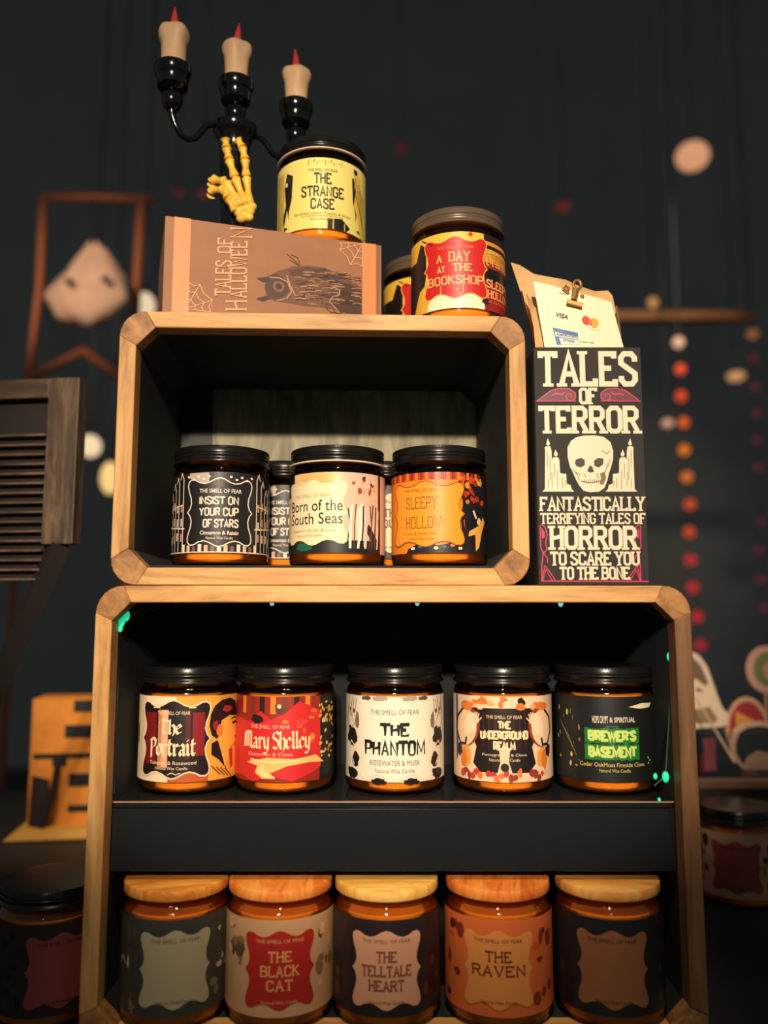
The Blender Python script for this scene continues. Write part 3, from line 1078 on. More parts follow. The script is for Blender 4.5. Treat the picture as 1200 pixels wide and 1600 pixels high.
G1 = 'amber jars with black lids in the upper crate'
jar('amber jar with black label of thin white house drawings, left in the upper crate', spx(346, 790, .650, UFZ), art_stars(), -2, base=(26, 26, 28), group=G1)
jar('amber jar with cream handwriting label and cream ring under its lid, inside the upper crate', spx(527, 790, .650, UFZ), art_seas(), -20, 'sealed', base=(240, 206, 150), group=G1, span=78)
jar('amber jar with orange label, right in the upper crate', spx(686, 790, .650, UFZ), art_hollow(), -16, base=(226, 134, 32), group=G1)
jar('black-labelled amber jar peeking out behind the cream handwriting jar, on its left', spx(446, 790, .7150, UFZ), art_stars(), 0, base=(26, 26, 28), group=G1)
jar('amber jar half hidden between the cream handwriting jar and the orange-labelled jar', spx(602, 790, .7172, UFZ), art_plain((226, 150, 100), (238, 214, 170), [('THE', 14), ('HOUSE', 26)], (70, 40, 40), 4), 8, base=(60, 40, 40), group=G1)

# ------------------------------------------------------------------ jars on the shelf of the lower crate
G2 = 'amber jars with black lids on the shelf of the lower crate'
SZ = -0.1294 + .0003
JY = 0.653
jar('amber jar with red-striped dark plaque and a yellow female profile, lower crate shelf', spx(296, 1140, JY, SZ), art_portrait(), -18, base=(246, 222, 184), group=G2)
jar('amber jar with bright red label and pale gothic lettering on the lower crate shelf', spx(446, 1140, JY, SZ), art_shelley(), -4, base=(150, 40, 30), group=G2)
jar('amber jar with white scalloped label and black dripping capitals, middle of the lower crate', spx(617, 1140, JY, SZ), art_phantom(), 0, base=(240, 226, 200), group=G2)
jar('amber jar with peach collage label of curled horns, fourth on the lower crate shelf', spx(785, 1140, JY, SZ), art_realm(), 2, base=(244, 208, 172), group=G2)
jar('amber jar with black label and glowing green block lettering, right end of the shelf', spx(944, 1140, JY, SZ), art_basement(), 9, base=(24, 27, 27), group=G2)

# ------------------------------------------------------------------ wooden-lidded jars below the shelf
G3 = 'jars with round wooden lids under the shelf'
BZ = TZ + .0118 + .0003
BY = 0.6155
jar('jar with striped amber wooden lid and plain beige label, under the shelf', spx(277, 1385, BY, BZ), art_plain((170, 150, 120), (176, 166, 130), [], (110, 100, 70), 12), 0, LIDW[0], G3, (60, 60, 54))
jar('jar with orange wooden lid and red panel on a tan label, under the shelf', spx(439, 1385, BY, BZ), art_plain((210, 160, 110), (186, 40, 34), [('THE', 16), ('BLACK', 26), ('CAT', 18)], (240, 170, 100), 13), 0, LIDW[1], G3, (216, 166, 120))
jar('jar with pale yellow wooden lid and pinkish scalloped plaque, middle under the shelf', spx(604, 1385, BY, BZ), art_plain((80, 40, 34), (226, 166, 130), [('THE', 14), ('TELLTALE', 34), ('HEART', 24)], (130, 60, 44), 14), 0, LIDW[2], G3, (40, 30, 30))
jar('jar with reddish wooden lid and orange label, fourth under the shelf', spx(777, 1385, BY, BZ), art_plain((190, 70, 40), (236, 150, 76), [('THE', 18), ('RAVEN', 36)], (100, 36, 24), 15), 0, LIDW[3], G3, (226, 110, 54))
jar('jar with honey wooden lid and small brown plaque on black, under the shelf', spx(948, 1392, BY, BZ), art_plain((50, 40, 36), (150, 96, 60), [], (60, 34, 26), 16), 4, LIDW[4], G3, (30, 30, 30))

# ------------------------------------------------------------------ boxes like tall books
BL_, BH_, BD_ = 170.5, 78.2, 0.105


def box_map(u, v, layer):
    return (u / 1000, -layer * 0.00009, v / 1000)


UTZ = LZ1 + .0004 + uh + .0003          # top of the upper crate
hb = thing('book_box', 'brown box lying on its side with a printed owl and orange bands', 'box', W(-0.1645, 0.594, UTZ), radians(17.5))
MB().box(0, BL_ / 1000, .0002, BD_, 0, BH_ / 1000).build('box_body', plain('brown_box_board', (158, 106, 72), .6, noise=.1, scale=50), hb, False, bevel=.0006)


def hq(x, y):
    """places read off an enlargement of the box front, in millimetres on its face"""
    s = (x - 75) / 1082
    u = s * .59 / (.642 - s * .052) * BL_
    top, bot = 35 + s * 155, 537 + s * 113
    return (u, (bot - y) / (bot - top) * BH_)


a = Art()
o1, o2, brn = (232, 140, 84), (240, 170, 120), (64, 40, 28)
for x0, x1 in ((120, 205), (1060, 1128)):
    u0, u1 = hq(x0, 100)[0], hq(x1, 100)[0]
    a.rect(u0, u1, 0, BH_, o1, 1)
    a.rect(u0, u0 + .5, 0, BH_, (200, 110, 66), 2)
a.rect(hq(1136, 100)[0], hq(1141, 100)[0], 0, BH_, (120, 78, 52), 1)
# owl on its side
body = [(590, 345), (640, 318), (720, 295), (800, 290), (880, 305), (950, 335), (1010, 370), (1058, 400), (1058, 540), (1000, 520), (930, 510), (860, 495), (780, 490), (700, 475), (640, 468), (590, 450), (578, 400)]
a.poly([hq(*p) for p in body], (112, 74, 52), 2)
a.poly([hq(*p) for p in [(578, 400), (590, 345), (640, 330), (690, 370), (700, 420), (660, 460), (600, 452)]], (78, 50, 36), 3)
a.poly([hq(*p) for p in [(537, 352), (600, 345), (610, 368), (570, 372)]], brn, 3)
a.poly([hq(*p) for p in [(537, 455), (585, 440), (606, 455), (570, 468)]], brn, 3)
a.poly([hq(*p) for p in [(690, 315), (790, 296), (900, 320), (950, 350), (900, 372), (790, 350), (720, 350)]], (86, 56, 40), 3)
a.poly([hq(*p) for p in [(905, 400), (1000, 380), (1058, 420), (1058, 540), (960, 520), (900, 470)]], (74, 48, 34), 3)
e = hq(648, 395)
a.ell(e[0], e[1], 4.6, 4.4, (130, 92, 66), 4)
a.ell(e[0], e[1], 2.6, 2.5, brn, 5)
a.line([hq(*p) for p in [(600, 350), (650, 352), (690, 372), (712, 420), (690, 452), (640, 466)]], .8, (196, 150, 110), 5)
a.line([hq(*p) for p in [(686, 340), (704, 390), (730, 440)]], .8, (196, 150, 110), 5)
rn = random.Random(21)
for k in range(120):
    x, y = rn.uniform(715, 1030), rn.uniform(310, 495)
    y = max(y, 300 + max(0, x - 850) * .35)
    L = rn.uniform(26, 60)
    a.line([hq(x, y), hq(x + L / 2, y + rn.uniform(-6, 2)), hq(min(1056, x + L), y + rn.uniform(-3, 8))], rn.uniform(.35, .8), rn.choice(((170, 124, 88), (54, 34, 24), (60, 40, 28), (190, 144, 104))), 5)
for p in ([(750, 292), (720, 260), (685, 232)], [(745, 290), (700, 262)], [(755, 288), (738, 250), (708, 236)], [(940, 345), (1010, 362)]):
    a.line([hq(*k) for k in p], .5, brn, 3)
a.line([hq(*p) for p in [(905, 410), (920, 400), (950, 415), (945, 440), (915, 445), (900, 470), (935, 510)]], .8, (190, 144, 104), 5)
for k in range(5):
    a.line([hq(880 + k * 34, 500 + k * 6), hq(905 + k * 30, 522 + k * 5), hq(960 + k * 22, 530 + k * 3)], .5, brn, 4)
# cobwebs
for c, rays, rings in (((188, 505), [(205, 375), (258, 385), (322, 462), (315, 520)], (.4, .7, 1.0)), ((1062, 182), [(950, 178), (948, 212), (1002, 288), (1060, 298)], (.38, .68, 1.0))):
    for r_ in rays:
        a.line([hq(*c), hq(*r_)], .55, o2, 3)
    for s in rings:
        pts = [(c[0] + (r_[0] - c[0]) * s, c[1] + (r_[1] - c[1]) * s) for r_ in rays]
        full = []
        for p, q_ in zip(pts, pts[1:]):
            m_ = ((p[0] + q_[0]) / 2 * .9 + c[0] * .1, (p[1] + q_[1]) / 2 * .9 + c[1] * .1)
            full += [p, m_]
        a.line([hq(*p) for p in full + [pts[-1]]], .55, o2, 4)


for s, x0, x1, ya, yb, t in (('TALES', 332, 412, 442, 262, 1.25), ('OF', 340, 408, 232, 148, 1.25), ('H', 388, 492, 514, 462, 1.35), ('ALLOWEE', 406, 490, 454, 166, 1.25), ('N', 402, 512, 154, 98, 1.35)):
    a.text(s, 0, ya - yb, 0, x1 - x0, o2, 5, 'slab', t, xf=lambda p, x1=x1, ya=ya: hq(x1 - p[1], ya - p[0]), ts=7.5)
a.build('front_print', box_map, hb, step=12)

# tall dark box
tp = at(835, 540, .586)
TW_, TH_ = 78.0, 172.6
tbx = thing('book_box', 'tall dark box standing upright, printed with a pale skull and large lettering', 'box', W(0.1088, 0.586, LZ1 + .0004), 0)
MB().box(0, TW_ / 1000, .0002, BD_, 0, TH_ / 1000).build('box_body', plain('dark_box_board', (33, 28, 24), .7, noise=.2, scale=60), tbx, False, bevel=.0006)


def tq(x, y):
    k = (y - 65) / 1115
    xl, xr = 108 + 12 * k, 605 + 18 * k
    return ((x - xl) / (xr - xl) * TW_, (1180 - y) / 1115 * TH_)


a = Art()
cr, rd, dk = (232, 212, 180), (206, 44, 84), (33, 28, 24)


def trow(s, x0, x1, y0, y1, t, font='slab'):
    u0, v1 = tq(x0, y0)
    u1, v0 = tq(x1, y1)
    a.text(s, u0, u1, v0, v1, cr, 4, font, t)


trow('TALES', 116, 597, 86, 257, 4.0)
trow('OF', 308, 404, 262, 342, 2.2)
trow('TERROR', 118, 600, 348, 480, 3.4)
trow('FANTASTICALLY', 124, 610, 776, 842, 1.6)
trow('TERRIFYING TALES OF', 126, 612, 851, 902, 1.15)
trow('HORROR', 164, 577, 910, 1020, 2.8)
trow('TO SCARE YOU', 168, 582, 1028, 1092, 1.6)
trow('TO THE BONE', 210, 537, 1097, 1156, 1.45)
for s in (0, 1):
    X = (lambda x: x) if s == 0 else (lambda x: 714 - x)
    a.poly([tq(X(x), y) for x, y in [(118, 327), (150, 302), (185, 276), (225, 264), (270, 266), (298, 285), (300, 318), (270, 328)]], (96, 28, 48), 2)
    a.line([tq(X(x), y) for x, y in [(300, 325), (118, 327), (150, 302), (185, 276), (225, 265), (270, 267), (298, 288), (298, 312), (280, 326), (258, 318), (254, 300), (266, 290), (280, 298), (276, 308)]], .75, rd, 3)
    a.line([tq(X(x), y) for x, y in [(190, 296), (215, 290), (232, 296), (250, 284)]], 1.0, rd, 3)
    # ornaments at the lower corners
    a.line([tq(X(x), y) for x, y in [(132, 905), (150, 915), (160, 950), (152, 990), (158, 1020), (142, 1035), (160, 1060), (160, 1080)]], .7, rd, 3)
    a.line([tq(X(x), y) for x, y in [(128, 910), (130, 1010), (140, 1035), (134, 1090), (133, 1162)]], .7, rd, 3)
    a.poly([tq(X(x), y) for x, y in [(134, 918), (150, 940), (148, 965), (136, 970)]], (186, 52, 80), 2)
    a.line([tq(X(x), y) for x, y in [(133, 1162), (148, 1092), (168, 1120), (195, 1160)]], .7, rd, 3)
    a.line([tq(X(x), y) for x, y in [(138, 1160), (152, 1110), (180, 1160)]], .6, rd, 3)
    ak = Art()
    # candles either side
    ak.poly([tq(X(x), y) for x, y in [(140, 752), (152, 740), (155, 560), (153, 545), (160, 540), (180, 541), (184, 560), (186, 604), (192, 592), (214, 592), (220, 605), (222, 664), (232, 668), (250, 670), (252, 715), (270, 722), (274, 740), (286, 752)]], cr, 3)
    ak.poly([tq(X(x), y) for x, y in [(160, 530), (168, 502), (178, 528), (170, 540)]], cr, 3)
    ak.poly([tq(X(x), y) for x, y in [(194, 580), (203, 555), (214, 580), (204, 590)]], cr, 3)
    for x, y0, y1 in ((164, 560, 640), (176, 590, 700), (196, 620, 690), (210, 650, 740), (184, 660, 730), (232, 690, 735), (166, 690, 735), (246, 700, 730)):
        ak.line([tq(X(x), y0), tq(X(x + 2), y1)], .35, dk, 4)
    ak.build('candle_print', box_map, tbx, step=12)
a.line([tq(132, 1162), tq(616, 1164)], .8, rd, 3)
sk = Art()
skull = [(300, 497), (340, 489), (385, 489), (425, 496), (455, 520), (467, 560), (466, 600), (455, 640), (446, 665), (438, 700), (424, 735), (400, 752), (360, 755), (328, 748), (308, 722), (292, 690), (280, 660), (268, 635), (258, 590), (258, 545), (274, 515)]
sk.poly([tq(*p) for p in skull], cr, 3)
sk.poly([tq(*p) for p in [(296, 602), (320, 594), (336, 604), (336, 628), (318, 640), (298, 634), (290, 618)]], (40, 30, 26), 4)
sk.poly([tq(*p) for p in [(378, 608), (400, 594), (422, 600), (420, 624), (400, 640), (380, 632)]], (40, 30, 26), 4)
sk.poly([tq(*p) for p in [(360, 628), (372, 640), (378, 660), (360, 664), (346, 656)]], (40, 30, 26), 4)
for k in range(9):
    sk.rect(tq(322 + k * 9, 0)[0], tq(322 + k * 9 + 2.4, 0)[0], tq(0, 716)[1], tq(0, 694)[1], (110, 84, 66), 4)
sk.line([tq(*p) for p in [(316, 704), (360, 710), (412, 702)]], .5, (70, 52, 42), 5)
for p in ([(282, 650), (300, 672), (310, 700)], [(292, 660), (316, 676)], [(440, 620), (430, 660), (418, 690)], [(452, 600), (440, 640)], [(426, 660), (412, 680), (408, 720)], [(388, 668), (400, 690)], [(330, 668), (340, 684)], [(430, 676), (420, 716)], [(386, 600), (418, 612)], [(384, 616), (410, 622)], [(414, 560), (440, 575), (452, 560)]):
    sk.line([tq(*k) for k in p], .45, (110, 84, 66), 5)
sk.poly([tq(*p) for p in [(404, 668), (424, 660), (432, 690), (418, 722), (404, 714), (410, 690)]], (120, 92, 72), 4)
sk.build('skull_print', box_map, tbx, step=12)
a.build('front_print', box_map, tbx, step=12)

# ------------------------------------------------------------------ things on top of the crates
HZ = UTZ + BH_ / 1000 + .0003
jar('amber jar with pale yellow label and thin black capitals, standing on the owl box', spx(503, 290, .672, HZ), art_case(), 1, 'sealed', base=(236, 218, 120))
bk = jar('amber jar with red scalloped plaque on a yellow label, front right on the upper crate', spx(715, 410, .640, UTZ), art_bookshop(), -3, 'pewter', base=(244, 190, 60))
lab = [c for c in bk.children if c.name.startswith('paper_label')][0]
jar('amber jar half hidden behind the red-plaque jar on top of the upper crate', spx(664, 430, .7235, UTZ), lab, 6, 'pewter')

# ------------------------------------------------------------------ candelabrum with skeleton hand
CY = 0.660
cb = Vector((at(365, 300, CY).x, CY, HZ + CZ))
AX = Vector((0.094, 0.050, 0)).normalized()             # line of the three arms
ct = thing('candelabrum', 'black three-armed candelabrum gripped by a yellow skeleton hand', 'candelabrum', cb, 0)


def lz(py, Y=CY, px=367):
    return at(px, py, Y).z - cb.z


z_cap, z_cup0, z_cup1 = lz(200), lz(166), lz(126)
MB().lathe([(0, 0), (.034, 0), (.034, .003), (.03, .006), (.016, .009), (.011, .014), (.0095, .03), (.0115, .05), (.0125, .056), (.0115, .062), (.0125, z_cap - .022), (.0135, z_cap - .012), (.0165, z_cap - .008), (.0185, z_cap - .004), (.0185, z_cap), (.013, z_cap + .002), (.008, z_cap + .003), (0, z_cap + .003)], 40).build('stem', M_BLACKGLOSS, ct)
CUP = [(0, -.004), (.004, -.004), (.0075, 0), (.0088, .005), (.0085, .009), (.006, .0115), (.010, .013), (.0125, .016), (.0125, .024), (.0132, .025), (.0150, .029), (.0150, .034), (.0138, .035), (.0122, .033), (0, .033)]
cupz = z_cap + .003
H_CUP = .033
cand = []
for name_, dist, dz in (('left', -.0535, 0), ('mid', 0, .004), ('right', .055, .0)):
    c = AX * dist
    MB().lathe(CUP, 36, c=(c.x, c.y, cupz + dz)).build('candle_cup', M_BLACKGLOSS, ct)
    cand.append((c, cupz + dz + .0332))
    if dist:
        s = abs(dist)
        pts = []
        for f, z in ((.18, 0), (.34, -.0005), (.46, -.004), (.54, -.011), (.63, -.018), (.74, -.0205), (.86, -.018), (.95, -.010), (1.0, -.002), (1.0, .001)):
            p = AX * dist * f
            pts.append((p.x, p.y, z_cap - .001 + z * (1 if dist < 0 else .75)))
        MB().tube(pts, [.003, .0029, .0027, .0026, .0026, .0026, .0026, .0027, .003, .0036], 12).build('arm', M_BLACKGLOSS, ct)
for (c, z), lab_, wd, ht in zip(cand, ('dim ivory candle on the left arm of the candelabrum', 'ivory candle with red tip in the middle cup, above the skeleton hand', 'pale ivory candle with red tip on the right arm, behind the yellow-labelled jar'), (.0120, .0118, .0118), (.036, .036, .034)):
    ca = thing('candle', lab_, 'candle', cb + c + Vector((0, 0, z)), random.uniform(0, 6), 'candles in the candelabrum')
    rn = random.Random(int(z * 1e5) + int(c.x * 1e4))
    ph = [rn.uniform(0, 6) for _ in range(3)]
    MB().lathe([(0, 0), (wd * .82, 0), (wd * .84, ht * .35), (wd * .86, ht * .62), (wd * 1.02, ht * .74), (wd * 1.06, ht * .86), (wd * .98, ht * .95), (wd * .7, ht * 1.0), (0, ht * .98)], 36,
               mod=lambda j, i: (.0006 * sin(i * 2 * pi / 36 * 3 + ph[0]) + .0005 * sin(i * 2 * pi / 36 * 5 + ph[1]) if 2 < j < 8 else 0)).build('candle_body', M_CANDLE, ca, angle=70)
    MB().tube([(0, 0, ht * .97), (.0003, 0, ht * 1.10), (.001, 0, ht * 1.34), (.002, 0, ht * 1.58)], [.0036, .0038, .0024, .0007], 12).build('flame_tip', M_TIP, ca, angle=80)


# the hand: carpals, then fingers of bones wrapped on the stem
def hp(px, py, dy):
    p = at(px, py, CY + dy)
    return p - cb


def bones(pts, r):
    mb = MB()
    for p, q_ in zip(pts, pts[1:]):
        d = q_ - p
        ks = [0, .08, .2, .5, .8, .92, 1]
        rs = [.7, 1.15, 1.0, .72, .95, 1.15, .6]
        mb.tube([p + d * k for k in ks], [r * k for k in rs], 10)
    return mb


hand = MB()
rn = random.Random(4)
for px, py in ((374, 333), (382, 336), (390, 330), (386, 326), (378, 328), (371, 328), (393, 323), (388, 339), (377, 341)):
    c = hp(px, py, -.0155)
    hand.ball(c, .0044, 12, sq=(1, .8, .9))
hand_o = hand.build('skeleton_hand', M_BONE, ct, angle=80)
hand_o['label'] = 'yellow bone hand'
for pts, r in (([(384, 320, -.016), (367, 277, -.0165), (358, 250, -.0160), (354, 232, -.0160), (352, 217, -.0165)], .0037),
               ([(390, 319, -.015), (385, 276, -.0155), (383, 250, -.0155), (379, 231, -.0155), (371, 218, -.016)], .0035),
               ([(378, 322, -.0165), (352, 284, -.0185), (333, 281, -.013), (331, 290, -.009)], .0038),
               ([(372, 325, -.0165), (350, 297, -.0190), (332, 297, -.014), (331, 306, -.009)], .0037),
               ([(368, 330, -.0165), (356, 310, -.0185), (349, 296, -.0185)], .0036)):
    bones([hp(*p) for p in pts], r).build('finger', M_BONE, hand_o, angle=80)

# ------------------------------------------------------------------ kraft pouch, card and clip on the tall box
PZ = LZ1 + .0004 + TH_ / 1000 + .0003
PY = 0.622
po = thing('paper_pouch', 'open kraft paper pouch with curled top edge on the tall dark box', 'pouch', W(0, PY, PZ))


def pp(px, py, dy):
    p = at(px, py, PY + dy)
    return p - Vector((0, PY, PZ + CZ))


def sheet(rows, th=.0004):
    """rows of points, bottom to top, thickened"""
    mb = MB()
    n = len(rows[0])
    for o in (0, th):
        mb.add([Vector((p.x, p.y + o, p.z)) for r_ in rows for p in r_], [(i * n + j, i * n + j + 1, (i + 1) * n + j + 1, (i + 1) * n + j) for i in range(len(rows) - 1) for j in range(n - 1)])
    k = n * len(rows)
    ring = [j for j in range(n)] + [i * n + n - 1 for i in range(1, len(rows))] + [(len(rows) - 1) * n + j for j in range(n - 2, -1, -1)] + [i * n for i in range(len(rows) - 2, 0, -1)]
    mb.f += [(a_, b_, b_ + k, a_ + k) for a_, b_ in zip(ring, ring[1:] + ring[:1])]
    mb.m += [0] * len(ring)
    return mb


def edge(a_, b_, n):
    return [(a_[0] + (b_[0] - a_[0]) * i / n, a_[1] + (b_[1] - a_[1]) * i / n) for i in range(n + 1)]


def zat0(px, dy):
    p = pp(px, 560, dy)
    p.z = 0.0005
    return p


back_top = [(798, 410), (812, 414), (834, 428), (860, 433), (884, 437), (905, 447), (930, 455), (950, 454), (957, 462)]
back_mid = [(812, 452), (826, 455), (845, 458), (868, 462), (890, 466), (910, 470), (930, 474), (948, 476), (961, 480)]
back_low = [(826, 500), (838, 500), (855, 502), (876, 504), (895, 506), (915, 508), (935, 510), (955, 512), (966, 512)]
rows = [[zat0(838 + i * 17, .014) for i in range(9)], [pp(x, y, .013) for x, y in back_low], [pp(x, y, .012 + .002 * sin(i)) for i, (x, y) in enumerate(back_mid)], [pp(x, y, .013 - .004 * (i == 0)) for i, (x, y) in enumerate(back_top)]]
sheet(rows).build('back_sheet', M_KRAFT, po, angle=80)
front_top = [(822, 458), (836, 480), (860, 487), (885, 492), (910, 497), (935, 502), (952, 505), (962, 494)]
rows = [[zat0(838 + i * 19.4, -.003) for i in range(8)], [pp(x, y, -.001) for x, y in [(834, 512), (848, 514), (866, 516), (888, 518), (910, 520), (934, 522), (954, 524), (967, 520)]], [pp(x, y, .002) for x, y in front_top]]
sheet(rows).build('front_sheet', M_KRAFT, po, angle=80)
for s, cols in ((0, ((838, 560), (828, 505), (816, 455))), (1, ((974, 560), (967, 515), (962, 478)))):
    rows = []
    for i, (px, py) in enumerate(cols):
        if i == 0:
            rows.append([zat0(px, -.003), zat0(px, .006), zat0(px, .014)])
        else:
            rows.append([pp(px, py, -.002), pp(px + (-3 if s == 0 else 3), py, .005), pp(px, py, .012)])
    sheet(rows).build('side_gusset', M_KRAFT, po, angle=80)

# payment card sign
CYD = -.006
c00, c10, c11, c01 = (pp(852, 548, CYD), pp(976, 548, CYD), pp(955, 472, CYD), pp(833, 439, CYD))
cs = thing('payment_card_sign', 'cream card printed with payment logos, leaning on the kraft pouch', 'sign', W(0, PY, PZ))


def cmap(u, v, layer):
    p = (c00 * (1 - u) + c10 * u) * (1 - v) + (c01 * (1 - u) + c11 * u) * v
    return (p.x + 0.0012 * 0, p.y - layer * .00012 - .0012 * sin(pi * u), p.z)


n = 8
rows = [[Vector(cmap(i / n, j / 4, 0)) for i in range(n + 1)] for j in range(5)]
zmin = .0006
sheet(rows, .0005).build('card', plain('cream_card', (242, 226, 190), .5, 0, .1), cs, angle=80)


def cq(x, y):
    """from an enlargement of the card"""
    px, py = 790 + x / 6, 400 + y / 6
    L = lambda a_, b_, t: (a_[0] + (b_[0] - a_[0]) * t, a_[1] + (b_[1] - a_[1]) * t)
    A, B, C_, D = (852, 548), (976, 548), (955, 472), (833, 439)
    u, v = .5, .5
    for _ in range(30):
        lo, hi = L(A, B, u), L(D, C_, u)
        cx, cy = L(lo, hi, v)
        du = L(L(A, D, v), L(B, C_, v), 1)
        l0, l1 = L(A, D, v), L(B, C_, v)
        ex = (l1[0] - l0[0], l1[1] - l0[1])
        ey = (hi[0] - lo[0], hi[1] - lo[1])
        dx, dy = px - cx, py - cy
        det = ex[0] * ey[1] - ex[1] * ey[0]
        u += (dx * ey[1] - dy * ey[0]) / det
        v += (ex[0] * dy - ex[1] * dx) / det
    return (u, v)


a = Art()


def cell(cx, cy, rx, ry, col, layer, rot):
    k = 20
    a.poly([cq(cx + rx * cos(2 * pi * i / k) * cos(rot) - ry * sin(2 * pi * i / k) * sin(rot), cy + rx * cos(2 * pi * i / k) * sin(rot) + ry * sin(2 * pi * i / k) * cos(rot)) for i in range(k)], col, layer)


cell(752, 612, 36, 46, (222, 48, 30), 1, -.5)
cell(828, 634, 40, 46, (240, 160, 44), 2, -.5)
cell(788, 624, 16, 38, (234, 100, 36), 3, -.3)
a.poly([cq(438, 672), cq(672, 726), cq(690, 835), cq(478, 835)], (30, 92, 160), 1)
a.poly([cq(458, 715), cq(676, 765), cq(684, 790), cq(466, 755)], (226, 226, 214), 2)
a.poly([cq(500, 770), cq(684, 796), cq(688, 835), cq(520, 835)], (226, 226, 214), 2)


def crow(s, A, B, hgt, col, bold=0.0, font='sans', t=None):
    """lettering along the line A to B of the enlargement"""
    d = Vector((B[0] - A[0], B[1] - A[1]))
    nrm = Vector((d.y, -d.x)).normalized() * hgt
    a.text(s, 0, 1, 0, 1, col, 4, font, t, bold, xf=lambda p: cq(A[0] + d.x * p[0] + nrm.x * p[1], A[1] + d.y * p[0] + nrm.y * p[1]))


crow('VISA', (462, 572), (580, 604), 42, (30, 26, 30), .03)
crow('AMERICAN', (468, 746), (668, 782), 22, (40, 50, 70), .02)
crow('EXPRESS', (536, 802), (640, 822), 22, (40, 50, 70), .02)
crow('mastercard', (784, 690), (880, 712), 12, (200, 150, 90))
crow('We accept', (496, 368), (560, 382), 30, (90, 76, 60))
crow('card', (684, 812), (820, 826), 14, (90, 76, 60))
a.build('logo_print', cmap, cs, step=.2)

# bulldog clip
cl = thing('bulldog_clip', 'small brass bulldog clip at the top of the payment card', 'clip', W(0, PY, PZ))
c = pp(898, 474, -.0095)
M3 = Matrix.Translation(c) @ Matrix.Rotation(radians(15), 4, 'Y')
MB().box(-.0062, .0062, -.0008, .0006, -.0018, .0018, M=M3).box(-.0062, .0062, -.0016, -.0006, -.0022, -.0012, M=M3).build('jaw', M_BRASS, cl, False, bevel=.0004)
mb = MB()
for k in range(1):
    pts = []
    for i in range(17):
        a_ = pi * .5 + 2 * pi * i / 16
        pts.append(pp(902, 445, -.010) + Vector((.0029 * cos(a_), 0, .0036 * sin(a_))))
    mb.tube(pts, .0012, 8)
mb.tube([pp(900, 452, -.010), pp(897, 468, -.0105)], [.0028, .0024], 8)
mb.build('handle', M_BRASS, cl)
MB().tube([pp(890, 452, -.0085), pp(884, 447, -.0085), pp(880, 451, -.0085), pp(889, 458, -.0085)], .0011, 8).tube([pp(908, 460, -.0085), pp(912, 464, -.0085)], .0011, 8).build('spring', M_BRASS, cl)

# ------------------------------------------------------------------ green string lights in the lower crate
sl = thing('string_lights', 'string of tiny green lights tacked inside the lower crate', 'string lights', W(0, .60, 0.0))


def sp(px, py, Y):
    return at(px, py, Y) - W(0, .60, 0)


wire = [(178, 1240, .604), (177, 1190, .604), (184, 1080, .604), (184, 990, .604), (196, 958, .604), (300, 944, .603), (425, 941, .603), (540, 943, .603), (652, 941, .603), (760, 943, .603), (876, 942, .603), (1000, 945, .604), (1044, 972, .604), (1047, 1025, .604), (1046, 1110, .604), (1040, 1212, .604), (1022, 1228, .604)]
MB().tube([sp(*p) for p in wire], .0006, 6).build('wire', plain('green_wire', (28, 70, 56), .5), sl)
M_GREEN = glow('green_bulb', (34, 196, 140), 1.0)
M_PALE = glow('pale_green_bulb', (150, 220, 186), 0.8)
for px, py, r, m in ((197, 962, .0034, M_GREEN), (190, 972, .0030, M_GREEN), (188, 982, .0022, M_GREEN), (425, 941, .0022, M_PALE), (652, 941, .0022, M_PALE), (876, 942, .0024, M_PALE), (1047, 1026, .0030, M_GREEN), (1040, 1214, .0031, M_GREEN), (1024, 1213, .0018, M_GREEN), (172, 1192, .0026, M_GREEN), (1030, 1250, .0014, M_GREEN)):
    p = sp(px, py, .602)
    MB().ball(p, r, 12, sq=(.8, .8, 1.25)).build('bulb', m, sl)

# ------------------------------------------------------------------ left: weathered louvred panel on splayed legs
SY = 0.73
s0 = at(100, 850, SY)
sh = thing('louvred_panel', 'dark weathered wooden panel with thin slats, left of the upper crate', 'panel', (s0.x, SY, TZ + CZ), radians(-7))
zb, zt = s0.z - (TZ + CZ), at(92, 589, SY).z - (TZ + CZ)
MB().box(-.022, .0075, 0, .016, zb, zt).build('stile', M_DARKRACK, sh, False, bevel=.001)
MB().box(-.19, -.022, .001, .015, zt - .018, zt).build('rail', M_DARKRACK_H, sh, False, bevel=.001)
MB().box(-.19, -.022, .012, .015, zb - .03, zt - .018).build('backing', M_DEEP, sh, False)
M_SLAT = wood('slat_wood', (50, 36, 28), (104, 76, 58), (150, 116, 90), (20, 90, 90))
for k in range(16):
    z = at(40, 676 + k * 15.2, SY).z - (TZ + CZ)
    rn = random.Random(k)
    MB().box(-.19, -.0225 - rn.uniform(0, .002), .0035, .011, z - .0012, z + .0006).build('slat', M_SLAT, sh, False)
for x, dx in ((-.008, -.12), (-.17, -.06)):
    MB().tube([(x, .008, zb + .001), (x + dx * .5, .012, zb * .6), (x + dx, .02, .002)], [.011, .010, .009], 4).build('leg', M_DEEP, sh, False)

# dim jar on the far left
jar('dim amber jar standing alone left of the lower crate', Vector((-.243, .640, TZ + CZ + .0003)), art_plain((60, 40, 40), (150, 70, 64), [], (60, 30, 30), 44), 12, base=(50, 36, 36))

